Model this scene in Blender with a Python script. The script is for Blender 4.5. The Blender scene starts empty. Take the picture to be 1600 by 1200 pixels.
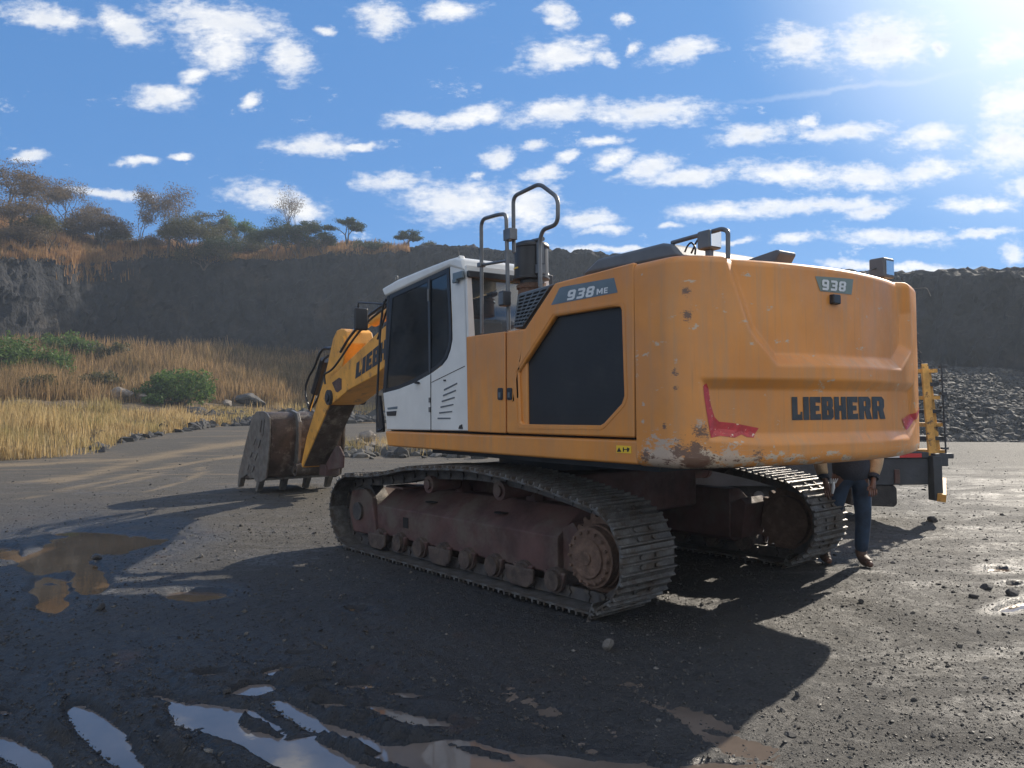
import bpy, bmesh, math, random
import numpy as np
from mathutils import Vector, Matrix, geometry
R = math.radians
random.seed(7); RNG = np.random.default_rng(11)
scene = bpy.context.scene
COL = scene.collection
PI = math.pi

# ---------------------------------------------------------------- camera
H0, HY, F0, ROLL = 1.5997, 637.7577, 1200.4, -0.010
PITCH = math.atan((HY-600)/F0)
cd = bpy.data.cameras.new('camera'); cam = bpy.data.objects.new('camera', cd); COL.objects.link(cam)
cam.location = (0, 0, H0)
cam.matrix_world = (Matrix.Translation((0, 0, H0)) @ Matrix.Rotation(PI/2+PITCH, 4, 'X') @ Matrix.Rotation(ROLL, 4, 'Z'))
cd.sensor_width = 36; cd.lens = F0/1600*36; cd.clip_end = 3000; cd.clip_start = 0.05
scene.camera = cam
# ---------------------------------------------------------------- light
SUN_EL, SUN_AZ = R(29.6), R(42.0)          # azimuth measured clockwise from +Y
sd = bpy.data.lights.new('sun', 'SUN'); sd.energy = 4.6; sd.angle = R(0.53); sd.color = (1.0, 0.90, 0.76)
sun = bpy.data.objects.new('sun', sd); COL.objects.link(sun)
sdir = Vector((math.cos(SUN_EL)*math.sin(SUN_AZ), math.cos(SUN_EL)*math.cos(SUN_AZ), math.sin(SUN_EL)))
sun.rotation_euler = sdir.to_track_quat('Z', 'Y').to_euler()
scene.view_settings.view_transform = 'Standard'; scene.view_settings.look = 'None'
scene.view_settings.gamma = 1; scene.view_settings.exposure = 0.58
scene.cycles.max_bounces = 8; scene.cycles.transparent_max_bounces = 12
scene.cycles.volume_bounces = 0

# ---------------------------------------------------------------- node helpers
def nd(nt, typ, ins=None, **props):
    n = nt.nodes.new(typ)
    for k, v in props.items(): setattr(n, k, v)
    for k, v in (ins or {}).items():
        s = n.inputs[k]
        if hasattr(v, 'is_linked') or isinstance(v, bpy.types.NodeSocket): nt.links.new(v, s)
        else: s.default_value = v
    return n
def math_(nt, op, a, b=0.0, clamp=False):
    n = nt.nodes.new('ShaderNodeMath'); n.operation = op; n.use_clamp = clamp
    for i, v in enumerate((a, b)):
        if isinstance(v, bpy.types.NodeSocket): nt.links.new(v, n.inputs[i])
        else: n.inputs[i].default_value = v
    return n.outputs[0]
def ramp(nt, fac, a, b, va=0.0, vb=1.0, smooth=True):
    n = nt.nodes.new('ShaderNodeMapRange'); n.interpolation_type = 'SMOOTHSTEP' if smooth else 'LINEAR'
    nt.links.new(fac, n.inputs[0])
    for i, v in ((1, a), (2, b), (3, va), (4, vb)): n.inputs[i].default_value = v
    return n.outputs[0]
def mixc(nt, fac, a, b):
    n = nt.nodes.new('ShaderNodeMix'); n.data_type = 'RGBA'
    for i, v in ((0, fac), (6, a), (7, b)):
        if isinstance(v, bpy.types.NodeSocket): nt.links.new(v, n.inputs[i])
        else: n.inputs[i].default_value = (*v, 1) if i > 0 else v
    return n.outputs[2]
def noise(nt, vec, scale, detail=4, rough=.55, dist=0.0):
    n = nd(nt, 'ShaderNodeTexNoise', {'Scale': scale, 'Detail': detail, 'Roughness': rough, 'Distortion': dist})
    if vec is not None: nt.links.new(vec, n.inputs['Vector'])
    return n.outputs['Fac']

# ---------------------------------------------------------------- world: Nishita sky and clouds
W = bpy.data.worlds.new('World'); scene.world = W; W.use_nodes = True
nt = W.node_tree; nt.nodes.clear()
sky = nd(nt, 'ShaderNodeTexSky', sky_type='NISHITA', sun_disc=False, sun_elevation=SUN_EL, sun_rotation=SUN_AZ,
         altitude=600, air_density=1.0, dust_density=0.7, ozone_density=2.2)
tc = nd(nt, 'ShaderNodeTexCoord'); gen = tc.outputs['Generated']
sep = nd(nt, 'ShaderNodeSeparateXYZ', {0: gen})
dy = math_(nt, 'MAXIMUM', sep.outputs[1], 0.02)
u = math_(nt, 'DIVIDE', sep.outputs[0], dy); v = math_(nt, 'DIVIDE', sep.outputs[2], dy)
uv = nd(nt, 'ShaderNodeCombineXYZ', {0: u, 1: v}).outputs[0]
# warp for ragged edges
wn = nd(nt, 'ShaderNodeTexNoise', {'Vector': uv, 'Scale': 16.0, 'Detail': 5.0, 'Roughness': .65})
wv = nd(nt, 'ShaderNodeVectorMath', {0: wn.outputs['Color'], 1: (.5, .5, .5)}, operation='SUBTRACT').outputs[0]
wv = nd(nt, 'ShaderNodeVectorMath', {0: wv, 1: (.05, .024, 0)}, operation='MULTIPLY').outputs[0]
uvw = nd(nt, 'ShaderNodeVectorMath', {0: uv, 1: wv}, operation='ADD').outputs[0]
CL = [(65,10,60,18,-8),(195,28,50,20,-30),(340,22,98,30,-8),(345,66,42,32,0),(452,80,34,30,-25),(255,142,46,18,0),(308,108,26,12,15),(397,148,15,11,0),
(510,32,16,7,0),(595,18,36,22,-10),(700,10,42,14,5),(495,221,56,15,0),(562,224,36,7,5),(42,231,30,8,0),(213,243,28,6,0),(283,238,17,5,0),
(645,182,34,12,0),(738,178,62,13,12),(780,243,20,16,20),(610,278,46,13,5),(425,302,62,18,-10),(470,320,36,20,-20),(170,293,60,7,-5),(718,312,78,30,0),(828,322,48,34,0),(748,273,16,6,10),
(880,12,24,20,-40),(982,24,11,11,30),(880,80,58,23,10),(950,84,24,12,-10),(997,70,13,10,35),(1080,73,50,17,12),(1262,66,56,28,-5),(1395,64,82,38,8),(1488,76,16,14,40),(1585,78,34,26,15),
(875,170,66,17,10),(1015,172,92,19,0),(1190,208,54,15,5),(1272,190,16,9,30),(1325,209,72,13,5),(1465,215,52,18,5),(1592,165,48,34,30),(1588,232,42,44,20),(945,217,34,7,8),
(850,268,30,12,0),(958,246,34,13,12),(1022,262,44,18,18),(1090,275,64,13,6),(1245,272,92,19,-2),(1355,278,68,18,0),(1450,269,62,17,8),
(1122,331,58,13,6),(1205,329,52,12,8),(1292,325,100,12,2),(1372,331,46,12,12),(1530,325,52,12,0),(1240,375,42,8,2),(1400,376,86,12,-2),(1545,371,46,7,4),
(925,340,40,14,0),(945,357,30,7,8),(1052,355,20,5,0),(1148,381,36,5,4),(1430,422,72,7,-2),(1340,418,46,7,-3),(1592,402,18,15,0),(955,388,90,5,0),(840,225,26,8,0),(895,243,20,7,20),(1640,300,70,16,0),(1700,190,60,40,0)]
d = None
for (cx_, cy_, a_, b_, rot) in CL:
    m = nd(nt, 'ShaderNodeMapping', {'Vector': uvw, 'Location': ((cx_-800)/F0, (HY-cy_)/F0, 0), 'Rotation': (0, 0, R(rot)), 'Scale': (a_*1.04/F0, b_*1.06/F0, 1)}, vector_type='TEXTURE')
    l = nd(nt, 'ShaderNodeVectorMath', {0: m.outputs[0]}, operation='LENGTH').outputs['Value']
    d = l if d is None else math_(nt, 'MINIMUM', d, l)
sc_v = nd(nt, 'ShaderNodeVectorMath', {0: uv, 1: (1, 2.0, 1)}, operation='MULTIPLY').outputs[0]
n1 = noise(nt, sc_v, 22, 8, .62)
n2 = noise(nt, sc_v, 70, 6, .6)
dn = math_(nt, 'ADD', d, math_(nt, 'MULTIPLY', math_(nt, 'SUBTRACT', n1, .5), 2.1))
dn = math_(nt, 'ADD', dn, math_(nt, 'MULTIPLY', math_(nt, 'SUBTRACT', n2, .5), 1.2))
mask1 = ramp(nt, dn, 1.45, .12)
# free clouds elsewhere in the sky (overhead, and added behind as bright fill light), on a cloud plane
zz = math_(nt, 'MAXIMUM', sep.outputs[2], 0.06)
pu = math_(nt, 'DIVIDE', sep.outputs[0], zz); pv = math_(nt, 'DIVIDE', sep.outputs[1], zz)
puv = nd(nt, 'ShaderNodeCombineXYZ', {0: pu, 1: pv}).outputs[0]
n3 = noise(nt, puv, 1.3, 7, .6)
back_fill = ramp(nt, sep.outputs[1], .10, -.15)
over = ramp(nt, v, .62, .9)
free = math_(nt, 'MAXIMUM', back_fill, over)
th = math_(nt, 'SUBTRACT', .62, math_(nt, 'MULTIPLY', back_fill, .20))
m3 = math_(nt, 'MULTIPLY', math_(nt, 'SUBTRACT', n3, th), 9, True)
mask2 = math_(nt, 'MULTIPLY', m3, free)
front = ramp(nt, sep.outputs[1], .02, .12)
mask = math_(nt, 'MAXIMUM', math_(nt, 'MULTIPLY', mask1, front), mask2)
mask = math_(nt, 'MULTIPLY', mask, ramp(nt, sep.outputs[2], -.01, .04))
trail = nd(nt, 'ShaderNodeMapping', {'Vector': uvw, 'Location': ((1345-800)/F0, (HY-136)/F0, 0), 'Rotation': (0, 0, R(7)), 'Scale': (250/F0, 7/F0, 1)}, vector_type='TEXTURE')
trail = nd(nt, 'ShaderNodeVectorMath', {0: trail.outputs[0]}, operation='LENGTH').outputs['Value']
mask = math_(nt, 'MAXIMUM', mask, math_(nt, 'MULTIPLY', ramp(nt, trail, 1.1, .1), math_(nt, 'MULTIPLY', front, .22)))
wisp = math_(nt, 'MULTIPLY', ramp(nt, math_(nt, 'ADD', noise(nt, sc_v, 8, 9, .72), math_(nt, 'MULTIPLY', n2, .25)), .72, .86), math_(nt, 'MULTIPLY', front, .7))
mask = math_(nt, 'MAXIMUM', mask, math_(nt, 'MULTIPLY', wisp, ramp(nt, v, .55, .35)))
mask = math_(nt, 'MULTIPLY', mask, .93)
CLOUD = 7.1
n5 = noise(nt, sc_v, 11, 5, .6)
shade = math_(nt, 'MULTIPLY', ramp(nt, dn, .8, -.4), ramp(nt, n5, .36, .60))
cloud = mixc(nt, shade, (CLOUD, CLOUD*.995, CLOUD*.985), (CLOUD*.62, CLOUD*.68, CLOUD*.78))
cloud = mixc(nt, back_fill, cloud, (CLOUD*1.32, CLOUD*1.30, CLOUD*1.26))  # unseen bank behind the camera, brightened to fill the shaded side
# glare around the sun, painted into the sky colour
dsun = nd(nt, 'ShaderNodeVectorMath', {0: gen, 1: tuple(sdir)}, operation='DOT_PRODUCT').outputs['Value']
sun_glow = math_(nt, 'POWER', ramp(nt, dsun, .915, 1.0, smooth=False), 2.0)
sk0 = nd(nt, 'ShaderNodeVectorMath', {0: sky.outputs[0], 1: (.1, .1, .1)}, operation='MULTIPLY').outputs[0]
sk1 = nd(nt, 'ShaderNodeGamma', {'Color': sk0, 'Gamma': .30}).outputs[0]
sk2 = nd(nt, 'ShaderNodeVectorMath', {0: sk1, 1: (1.22, 2.9, 5.6)}, operation='MULTIPLY').outputs[0]
skyt = mixc(nt, sun_glow, sk2, (8.5, 9.2, 10.0))
colr = mixc(nt, mask, skyt, cloud)
bg = nd(nt, 'ShaderNodeBackground', {'Color': colr, 'Strength': 0.1})
nd(nt, 'ShaderNodeOutputWorld', {'Surface': bg.outputs[0]})

# ---------------------------------------------------------------- survey maths: photo pixel -> point at a real distance or on a real plane
CX, CY, YU, YT = .5914, 8.3798, .6096, .6991
def ray(px, py):
    u, v = px-800, py-600; c, s = math.cos(ROLL), math.sin(ROLL); u, v = c*u+s*v, -s*u+c*v
    d = (u/F0, 1.0, -v/F0); cp, sp = math.cos(PITCH), math.sin(PITCH)
    return Vector((d[0], d[1]*cp-d[2]*sp, d[1]*sp+d[2]*cp))
def gp(px, py, z=0.0):
    d = ray(px, py); return Vector((0, 0, H0))+d*((z-H0)/d.z)
def yp(px, py, D):
    d = ray(px, py); return Vector((0, 0, H0))+d*(D/d.y)
def proj(P):   # numpy (n,3)
    x, y, z = P[:, 0], P[:, 1], P[:, 2]-H0; cp, sp = math.cos(PITCH), math.sin(PITCH)
    yc = np.maximum(y*cp+z*sp, .05); zc = -y*sp+z*cp; u, v = x/yc*F0, -zc/yc*F0; c, s = math.cos(ROLL), math.sin(ROLL)
    return 800+c*u-s*v, 600+s*u+c*v
def S(px, py, Y=1.51, yaw=YU):      # point of the plane Y=const of the machine -> (X, Z)
    d = ray(px, py); l = Vector((-math.cos(yaw), -math.sin(yaw), 0)); f = Vector((-math.sin(yaw), math.cos(yaw), 0))
    o = Vector((-CX, -CY, H0)); t = (Y-o.dot(l))/d.dot(l); p = o+d*t
    return (p.dot(f), p.z)
def XP(px, py, X, yaw=YU):          # plane X=const -> (Y, Z)
    d = ray(px, py); l = Vector((-math.cos(yaw), -math.sin(yaw), 0)); f = Vector((-math.sin(yaw), math.cos(yaw), 0))
    o = Vector((-CX, -CY, H0)); t = (X-o.dot(f))/d.dot(f); p = o+d*t
    return (p.dot(l), p.z)
def SS(pts, Y=1.51, yaw=YU): return [S(a, b, Y, yaw) for a, b in pts]

# ---------------------------------------------------------------- mesh helpers
class MB:
    def __init__(s): s.v = []; s.f = []; s.n = 0
    def add(s, v, f):
        s.v.extend([tuple(p) for p in v]); s.f.extend([tuple(i+s.n for i in q) for q in f]); s.n += len(v); return s
    def box(s, a, b, M=None):
        (x0, y0, z0), (x1, y1, z1) = a, b
        v = [Vector(p) for p in ((x0,y0,z0),(x1,y0,z0),(x1,y1,z0),(x0,y1,z0),(x0,y0,z1),(x1,y0,z1),(x1,y1,z1),(x0,y1,z1))]
        if M is not None: v = [M @ p for p in v]
        return s.add(v, [(3,2,1,0),(4,5,6,7),(0,1,5,4),(1,2,6,5),(2,3,7,6),(3,0,4,7)])
    def prism(s, poly, y0, y1, axis='Y'):     # poly of 2-D points; extruded along axis
        def P(a, b, t): return (a, t, b) if axis == 'Y' else ((t, a, b) if axis == 'X' else (a, b, t))
        n = len(poly); v = [P(a, b, y0) for a, b in poly]+[P(a, b, y1) for a, b in poly]
        f = [tuple(range(n)), tuple(range(2*n-1, n-1, -1))]+[((i+1) % n, i, i+n, (i+1) % n+n) for i in range(n)]
        return s.add(v, f)
    def ring(s, outer, holes, y0, y1, axis='Y'):   # plate with holes
        def P(a, b, t): return (a, t, b) if axis == 'Y' else ((t, a, b) if axis == 'X' else (a, b, t))
        loops = [outer]+holes; flat = [p for L in loops for p in L]; n = len(flat)
        tris = geometry.tessellate_polygon([[Vector((a, b, 0)) for a, b in L] for L in loops])
        v = [P(a, b, y0) for a, b in flat]+[P(a, b, y1) for a, b in flat]
        f = [tuple(t) for t in tris]+[tuple(i+n for i in reversed(t)) for t in tris]; k = 0
        for L in loops:
            m = len(L)
            f += [(k+(i+1) % m, k+i, k+i+n, k+(i+1) % m+n) for i in range(m)]; k += m
        return s.add(v, f)
    def tube(s, pts, r, n=10, cap=True):
        pts = [Vector(p) for p in pts]; rs = r if isinstance(r, (list, tuple)) else [r]*len(pts)
        v = []; ref = None
        for i, p in enumerate(pts):
            t = (pts[min(i+1, len(pts)-1)]-pts[max(i-1, 0)]).normalized()
            if ref is None: ref = t.orthogonal().normalized()
            ref = (ref-t*ref.dot(t)).normalized(); b = t.cross(ref)
            v += [p+(ref*math.cos(2*PI*k/n)+b*math.sin(2*PI*k/n))*rs[i] for k in range(n)]
        f = [(i*n+k, i*n+(k+1) % n, (i+1)*n+(k+1) % n, (i+1)*n+k) for i in range(len(pts)-1) for k in range(n)]
        if cap: f += [tuple(range(n-1, -1, -1)), tuple((len(pts)-1)*n+k for k in range(n))]
        return s.add(v, f)
    def cyl(s, c, axis, r, h, n=24, r2=None):    # centred at c
        a = {'X': Vector((1,0,0)), 'Y': Vector((0,1,0)), 'Z': Vector((0,0,1))}[axis]; c = Vector(c)
        return s.tube([c-a*h/2, c+a*h/2], [r, r if r2 is None else r2], n)
    def build(s, name, mat, parent=None, smooth=False, bevel=0, seg=2, angle=30):
        me = bpy.data.meshes.new(name); me.from_pydata(s.v, [], s.f)
        bm = bmesh.new(); bm.from_mesh(me); bmesh.ops.recalc_face_normals(bm, faces=bm.faces); bm.to_mesh(me); bm.free()
        o = bpy.data.objects.new(name, me); COL.objects.link(o)
        if mat: me.materials.append(mat)
        if parent: o.parent = parent
        if smooth or bevel: me.polygons.foreach_set('use_smooth', [True]*len(me.polygons))
        if bevel:
            b = o.modifiers.new('b', 'BEVEL'); b.width = bevel; b.segments = seg; b.limit_method = 'ANGLE'; b.angle_limit = R(angle); b.harden_normals = True
        elif smooth:
            try: me.set_sharp_from_angle(angle=R(38))
            except Exception: pass
        return o
def npmesh(name, V, Fq, mat, kind=None, parent=None, smooth=False):
    me = bpy.data.meshes.new(name); V = np.asarray(V, dtype=np.float32); Fq = np.asarray(Fq, dtype=np.int32); k = Fq.shape[1]
    me.vertices.add(len(V)); me.vertices.foreach_set('co', V.ravel())
    me.loops.add(Fq.size); me.loops.foreach_set('vertex_index', Fq.ravel())
    me.polygons.add(len(Fq)); me.polygons.foreach_set('loop_start', np.arange(0, Fq.size, k, dtype=np.int32))
    me.polygons.foreach_set('use_smooth', np.full(len(Fq), smooth))
    me.update(calc_edges=True); me.validate()
    me.materials.append(mat); o = bpy.data.objects.new(name, me); COL.objects.link(o)
    if kind: o['kind'] = kind
    if parent: o.parent = parent
    return o
def tag(o, label=None, cat=None, group=None, kind=None):
    if label: o['label'] = label
    if cat: o['category'] = cat
    if group: o['group'] = group
    if kind: o['kind'] = kind
    return o
def empty(name, loc, rz=0, parent=None):
    o = bpy.data.objects.new(name, None); COL.objects.link(o); o.location = loc; o.rotation_euler = (0, 0, rz); o.empty_display_size = .2
    if parent: o.parent = parent
    return o
def bend(pts, r=.06, n=5):      # round the corners of a polyline
    pts = [Vector(p) for p in pts]; out = [pts[0]]
    for i in range(1, len(pts)-1):
        a, b, c = pts[i-1], pts[i], pts[i+1]; q = min(r, (a-b).length*.45, (c-b).length*.45)
        p0 = b+(a-b).normalized()*q; p1 = b+(c-b).normalized()*q
        out += [p0.lerp(b, t).lerp(b.lerp(p1, t), t) for t in [k/n for k in range(n+1)]]
    return out+[pts[-1]]

# ---------------------------------------------------------------- materials
def mat(name, base, rough=.5, metal=0.0, var=.0, vscale=3.0, bump=0.0, bscale=60, dirt=None, dirt_lo=.5, dirt_hi=.7, dirt_scale=4, spec=.5, coat=0.0, seamz=None, rvar=.0):
    m = bpy.data.materials.new(name); m.use_nodes = True; nt = m.node_tree; nt.nodes.clear()
    p = nd(nt, 'ShaderNodeBsdfPrincipled'); out = nd(nt, 'ShaderNodeOutputMaterial', {'Surface': p.outputs[0]})
    vec = nd(nt, 'ShaderNodeTexCoord').outputs['Object']
    c = None
    if var:
        f = noise(nt, vec, vscale, 6, .6)
        lo = tuple(x*(1-var) for x in base); hi = tuple(min(1, x*(1+var)) for x in base)
        c = mixc(nt, ramp(nt, f, .3, .7), lo, hi)
    if dirt:
        f = noise(nt, vec, dirt_scale, 9, .7)
        c = mixc(nt, ramp(nt, f, dirt_lo, dirt_hi), c if c is not None else base, dirt)
    if c is None: p.inputs['Base Color'].default_value = (*base, 1)
    else: nt.links.new(c, p.inputs['Base Color'])
    p.inputs['Roughness'].default_value = rough; p.inputs['Metallic'].default_value = metal
    if rvar: nt.links.new(ramp(nt, noise(nt, vec, 7, 5, .6), .3, .7, max(.02, rough-rvar), min(1, rough+rvar)), p.inputs['Roughness'])
    p.inputs['Specular IOR Level'].default_value = spec; p.inputs['Coat Weight'].default_value = coat; p.inputs['Coat Roughness'].default_value = .15
    if bump:
        b = nd(nt, 'ShaderNodeBump', {'Height': noise(nt, vec, bscale, 6, .6), 'Strength': bump, 'Distance': .02})
        nt.links.new(b.outputs[0], p.inputs['Normal'])
    return m
M = {}
M['steel'] = mat('track_steel', (.085,.077,.072), .42, .55, .35, 9, .35, 90, (.15,.12,.09), .5, .68, 6)
M['rollermud'] = mat('greasy_roller_mud', (.060,.042,.034), .8, 0, .4, 10, .8, 24, (.10,.075,.055), .48, .66, 7)
M['steel_pol'] = mat('worn_grouser_steel', (.135,.13,.122), .45, .5, .35, 9, .5, 50, (.085,.068,.052), .44, .60, 6)
M['rust'] = mat('rusty_primer_frame', (.080,.040,.034), .75, .0, .35, 3, .22, 40, (.10,.076,.058), .46, .66, 2.5, rvar=.12)
M['mudrust'] = mat('mud_caked_hub', (.13,.08,.055), .85, 0, .35, 14, 1.0, 28, (.11,.065,.045), .45, .6, 9)
M['black'] = mat('black_plastic', (.018,.019,.022), .42, 0, .2, 5, .05, 80, (.05,.045,.04), .6, .8, 5)
M['blacktrim'] = mat('black_paint', (.012,.013,.015), .55)
M['grey'] = mat('grey_plastic', (.10,.115,.13), .5, 0, .15, 4, .05, 60, (.16,.14,.12), .6, .85, 4)
M['white'] = mat('white_cab_paint', (.66,.655,.62), .38, 0, .06, 3, .03, 120, (.38,.34,.28), .62, .86, 3.2, coat=.2, rvar=.08)
M['rail'] = mat('grey_rail_tube', (.13,.135,.14), .4, .4, .2, 8)
M['chrome'] = mat('chrome_rod', (.7,.7,.7), .12, 1.0)
M['rubber'] = mat('rubber_hose', (.014,.014,.015), .45, 0, .3, 10, .1, 60)
M['text_dark'] = mat('dark_lettering', (.028,.034,.04), .5, 0, .3, 12, 0, 60, (.10,.09,.08), .66, .8, 22)
M['text_lt'] = mat('silver_lettering', (.62,.64,.64), .45)
M['decal'] = mat('slate_decal', (.115,.155,.18), .42, 0, .1, 6)
M['decal_green'] = mat('green_grey_decal', (.16,.20,.17), .42, 0, .1, 6)
M['red'] = mat('red_reflective_sticker', (.42,.028,.03), .38, 0, .2, 20, 0, 60, (.72,.60,.45), .60, .64, 26)
M['orange_lens'] = mat('red_lens', (.36,.05,.035), .3)
M['label'] = mat('yellow_warning_label', (.78,.50,.03), .5)
M['seam'] = mat('shadow_gap', (.01,.008,.006), .8)
M['boot'] = mat('brown_leather', (.07,.035,.02), .6, 0, .4, 20, .3, 80)
M['skin'] = mat('skin', (.12,.058,.038), .55, 0, .1, 12)
M['jeans'] = mat('blue_denim', (.016,.036,.07), .85, 0, .35, 9, .4, 150)
M['jacket'] = mat('tan_canvas', (.40,.29,.17), .85, 0, .2, 8, .5, 40)
M['shirt'] = mat('navy_shirt', (.018,.024,.038), .85, 0, .3, 8, .3, 60)
M['hair'] = mat('black_hair', (.012,.010,.009), .6)
M['trailer'] = mat('dark_trailer_steel', (.035,.04,.048), .55, .2, .3, 3, .2, 30, (.10,.07,.05), .58, .75, 4)
M['tyre'] = mat('tyre_rubber', (.020,.020,.021), .8, 0, .3, 8, .4, 50, (.09,.08,.07), .5, .8, 5)
M['tape_w'] = mat('white_reflective_tape', (.6,.62,.62), .35); M['tape_r'] = mat('red_reflective_tape', (.45,.03,.03), .35)
M['bucket'] = mat('worn_bucket_steel', (.066,.048,.038), .6, .2, .35, 5, .5, 30, (.25,.22,.18), .5, .68, 3, rvar=.15)
M['bucketgrey'] = mat('scoured_grey_steel', (.155,.145,.13), .5, .35, .3, 7, .35, 40, (.13,.085,.06), .52, .7, 4)

WEAR = [(-3.06,1.45,2.36,.022,0),(-3.07,1.45,2.20,.03,0),(-3.0,1.5,1.90,.012,1),(-2.99,1.5,1.82,.02,0),(-3.0,1.5,1.72,.018,0),(-3.12,1.40,1.45,.045,0),(-3.12,1.40,1.49,.03,1),(-3.16,1.36,1.41,.035,0),(-2.85,1.5,1.29,.11,1),(-2.98,1.5,1.25,.09,1),(-3.08,1.42,1.27,.09,0),(-3.0,1.5,1.30,.04,0),(-2.72,1.51,1.26,.035,0),(-2.70,1.51,1.50,.012,1),(-2.71,1.51,1.62,.012,1),(-2.90,1.51,1.47,.014,0),(-3.3,1.0,1.26,.05,0),(-3.2,1.2,1.27,.06,1)]
def paint(name, worn=False, dusty=.0):
    m = bpy.data.materials.new(name); m.use_nodes = True; nt = m.node_tree; nt.nodes.clear()
    p = nd(nt, 'ShaderNodeBsdfPrincipled'); nd(nt, 'ShaderNodeOutputMaterial', {'Surface': p.outputs[0]})
    vec = nd(nt, 'ShaderNodeTexCoord').outputs['Object']; s = nd(nt, 'ShaderNodeSeparateXYZ', {0: vec})
    c = mixc(nt, ramp(nt, noise(nt, vec, 1.6, 6, .6), .3, .7), (.60,.225,.034), (.70,.275,.046))
    # vertical dust streaks and fine specks
    stv = nd(nt, 'ShaderNodeVectorMath', {0: vec, 1: (9, 9, .7)}, operation='MULTIPLY').outputs[0]
    c = mixc(nt, math_(nt, 'MULTIPLY', ramp(nt, noise(nt, stv, 1.5, 6, .65), .42, .80), .5+dusty), c, (.40,.25,.13))
    c = mixc(nt, math_(nt, 'MULTIPLY', ramp(nt, noise(nt, vec, .9, 7, .7), .40, .75), .45), c, (.36,.20,.10))
    sp = noise(nt, vec, 34, 8, .75)
    c = mixc(nt, ramp(nt, sp, .70, .74), c, (.30,.15,.06))
    rv = nd(nt, 'ShaderNodeVectorMath', {0: vec, 1: (26, 26, .9)}, operation='MULTIPLY').outputs[0]
    c = mixc(nt, math_(nt, 'MULTIPLY', ramp(nt, noise(nt, rv, 1.0, 5, .6), .60, .74), .30), c, (.22,.12,.06))
    rgh = ramp(nt, noise(nt, vec, 5, 5, .6), .3, .7, .34, .58)
    if worn:
        e = ramp(nt, s.outputs[2], 1.37, 1.22)                    # rubbed lower skirt
        corner = math_(nt, 'MULTIPLY', ramp(nt, s.outputs[1], .1, 1.35), .13)
        wn = nd(nt, 'ShaderNodeVectorMath', {0: vec, 1: (1, 1, 2.2)}, operation='MULTIPLY').outputs[0]
        w = noise(nt, wn, 5.5, 10, .72)
        k = math_(nt, 'ADD', math_(nt, 'MULTIPLY', e, math_(nt, 'ADD', .05, corner)), w)
        c = mixc(nt, ramp(nt, k, .62, .66), c, (.50,.40,.29))
        c = mixc(nt, ramp(nt, k, .70, .73), c, (.13,.06,.035))
        # isolated chips and dents on the side near the corner
        ch = noise(nt, wn, 13, 8, .7)
        zone = math_(nt, 'MULTIPLY', ramp(nt, s.outputs[1], .9, 1.4), .05)
        c = mixc(nt, ramp(nt, math_(nt, 'ADD', ch, zone), .775, .79), c, (.20,.13,.09))
        # single knocks and the rubbed patch at the rear corner (positions on the machine)
        for (X_, Y_, Z_, r0, kind_) in WEAR:
            dl = nd(nt, 'ShaderNodeVectorMath', {0: vec, 1: (X_, Y_, Z_)}, operation='DISTANCE').outputs['Value']
            dl = math_(nt, 'ADD', dl, math_(nt, 'MULTIPLY', math_(nt, 'SUBTRACT', noise(nt, wn, 30 if r0 < .08 else 11, 9, .8), .5), r0*7.0))
            c = mixc(nt, ramp(nt, dl, r0*1.1, r0*.9), c, (.46,.35,.26) if kind_ else (.15,.085,.055))
        # horizontal scrape lines along the skirt
        sv = nd(nt, 'ShaderNodeVectorMath', {0: vec, 1: (1.2, 1.2, 40)}, operation='MULTIPLY').outputs[0]
        sl = noise(nt, sv, 2.2, 6, .6)
        c = mixc(nt, math_(nt, 'MULTIPLY', ramp(nt, sl, .60, .66), e), c, (.42,.33,.25))
    nt.links.new(c, p.inputs['Base Color']); nt.links.new(rgh, p.inputs['Roughness'])
    p.inputs['Coat Weight'].default_value = .12; p.inputs['Coat Roughness'].default_value = .2
    b = nd(nt, 'ShaderNodeBump', {'Height': noise(nt, vec, 2.2, 3, .5), 'Strength': .12, 'Distance': .03}); nt.links.new(b.outputs[0], p.inputs['Normal'])
    return m
M['yellow'] = paint('yellow_paint'); M['yellow_worn'] = paint('worn_yellow_paint', True, .1); M['yellow_dirty'] = mat('dirty_boom_paint', (.70,.33,.05), .5, 0, .15, 3, .15, 30, (.22,.11,.05), .52, .70, 4)

def glassmat(name, tint, dens):
    m = bpy.data.materials.new(name); m.use_nodes = True; nt = m.node_tree; nt.nodes.clear()
    g = nd(nt, 'ShaderNodeBsdfGlossy', {'Roughness': .03}); t = nd(nt, 'ShaderNodeBsdfTransparent', {'Color': (*tint, 1)})
    dfs = nd(nt, 'ShaderNodeBsdfDiffuse', {'Color': (.09,.12,.15,1)})  # bluish diffuse share imitates sky reflected in the panes
    vec = nd(nt, 'ShaderNodeTexCoord').outputs['Object']
    mx0 = nd(nt, 'ShaderNodeMixShader', {0: ramp(nt, noise(nt, vec, 2.5, 6, .65), .3, .8, dens*.4, dens*1.8), 1: t.outputs[0], 2: dfs.outputs[0]})
    fr = nd(nt, 'ShaderNodeFresnel', {'IOR': 1.5})
    mx = nd(nt, 'ShaderNodeMixShader', {0: math_(nt, 'MULTIPLY', fr.outputs[0], 1.3, True), 1: mx0.outputs[0], 2: g.outputs[0]})
    nd(nt, 'ShaderNodeOutputMaterial', {'Surface': mx.outputs[0]}); return m
M['glass'] = glassmat('tinted_glass', (.34,.40,.44), .2)
M['glass_rear'] = glassmat('rear_glass', (.26,.36,.46), .42)

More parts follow.
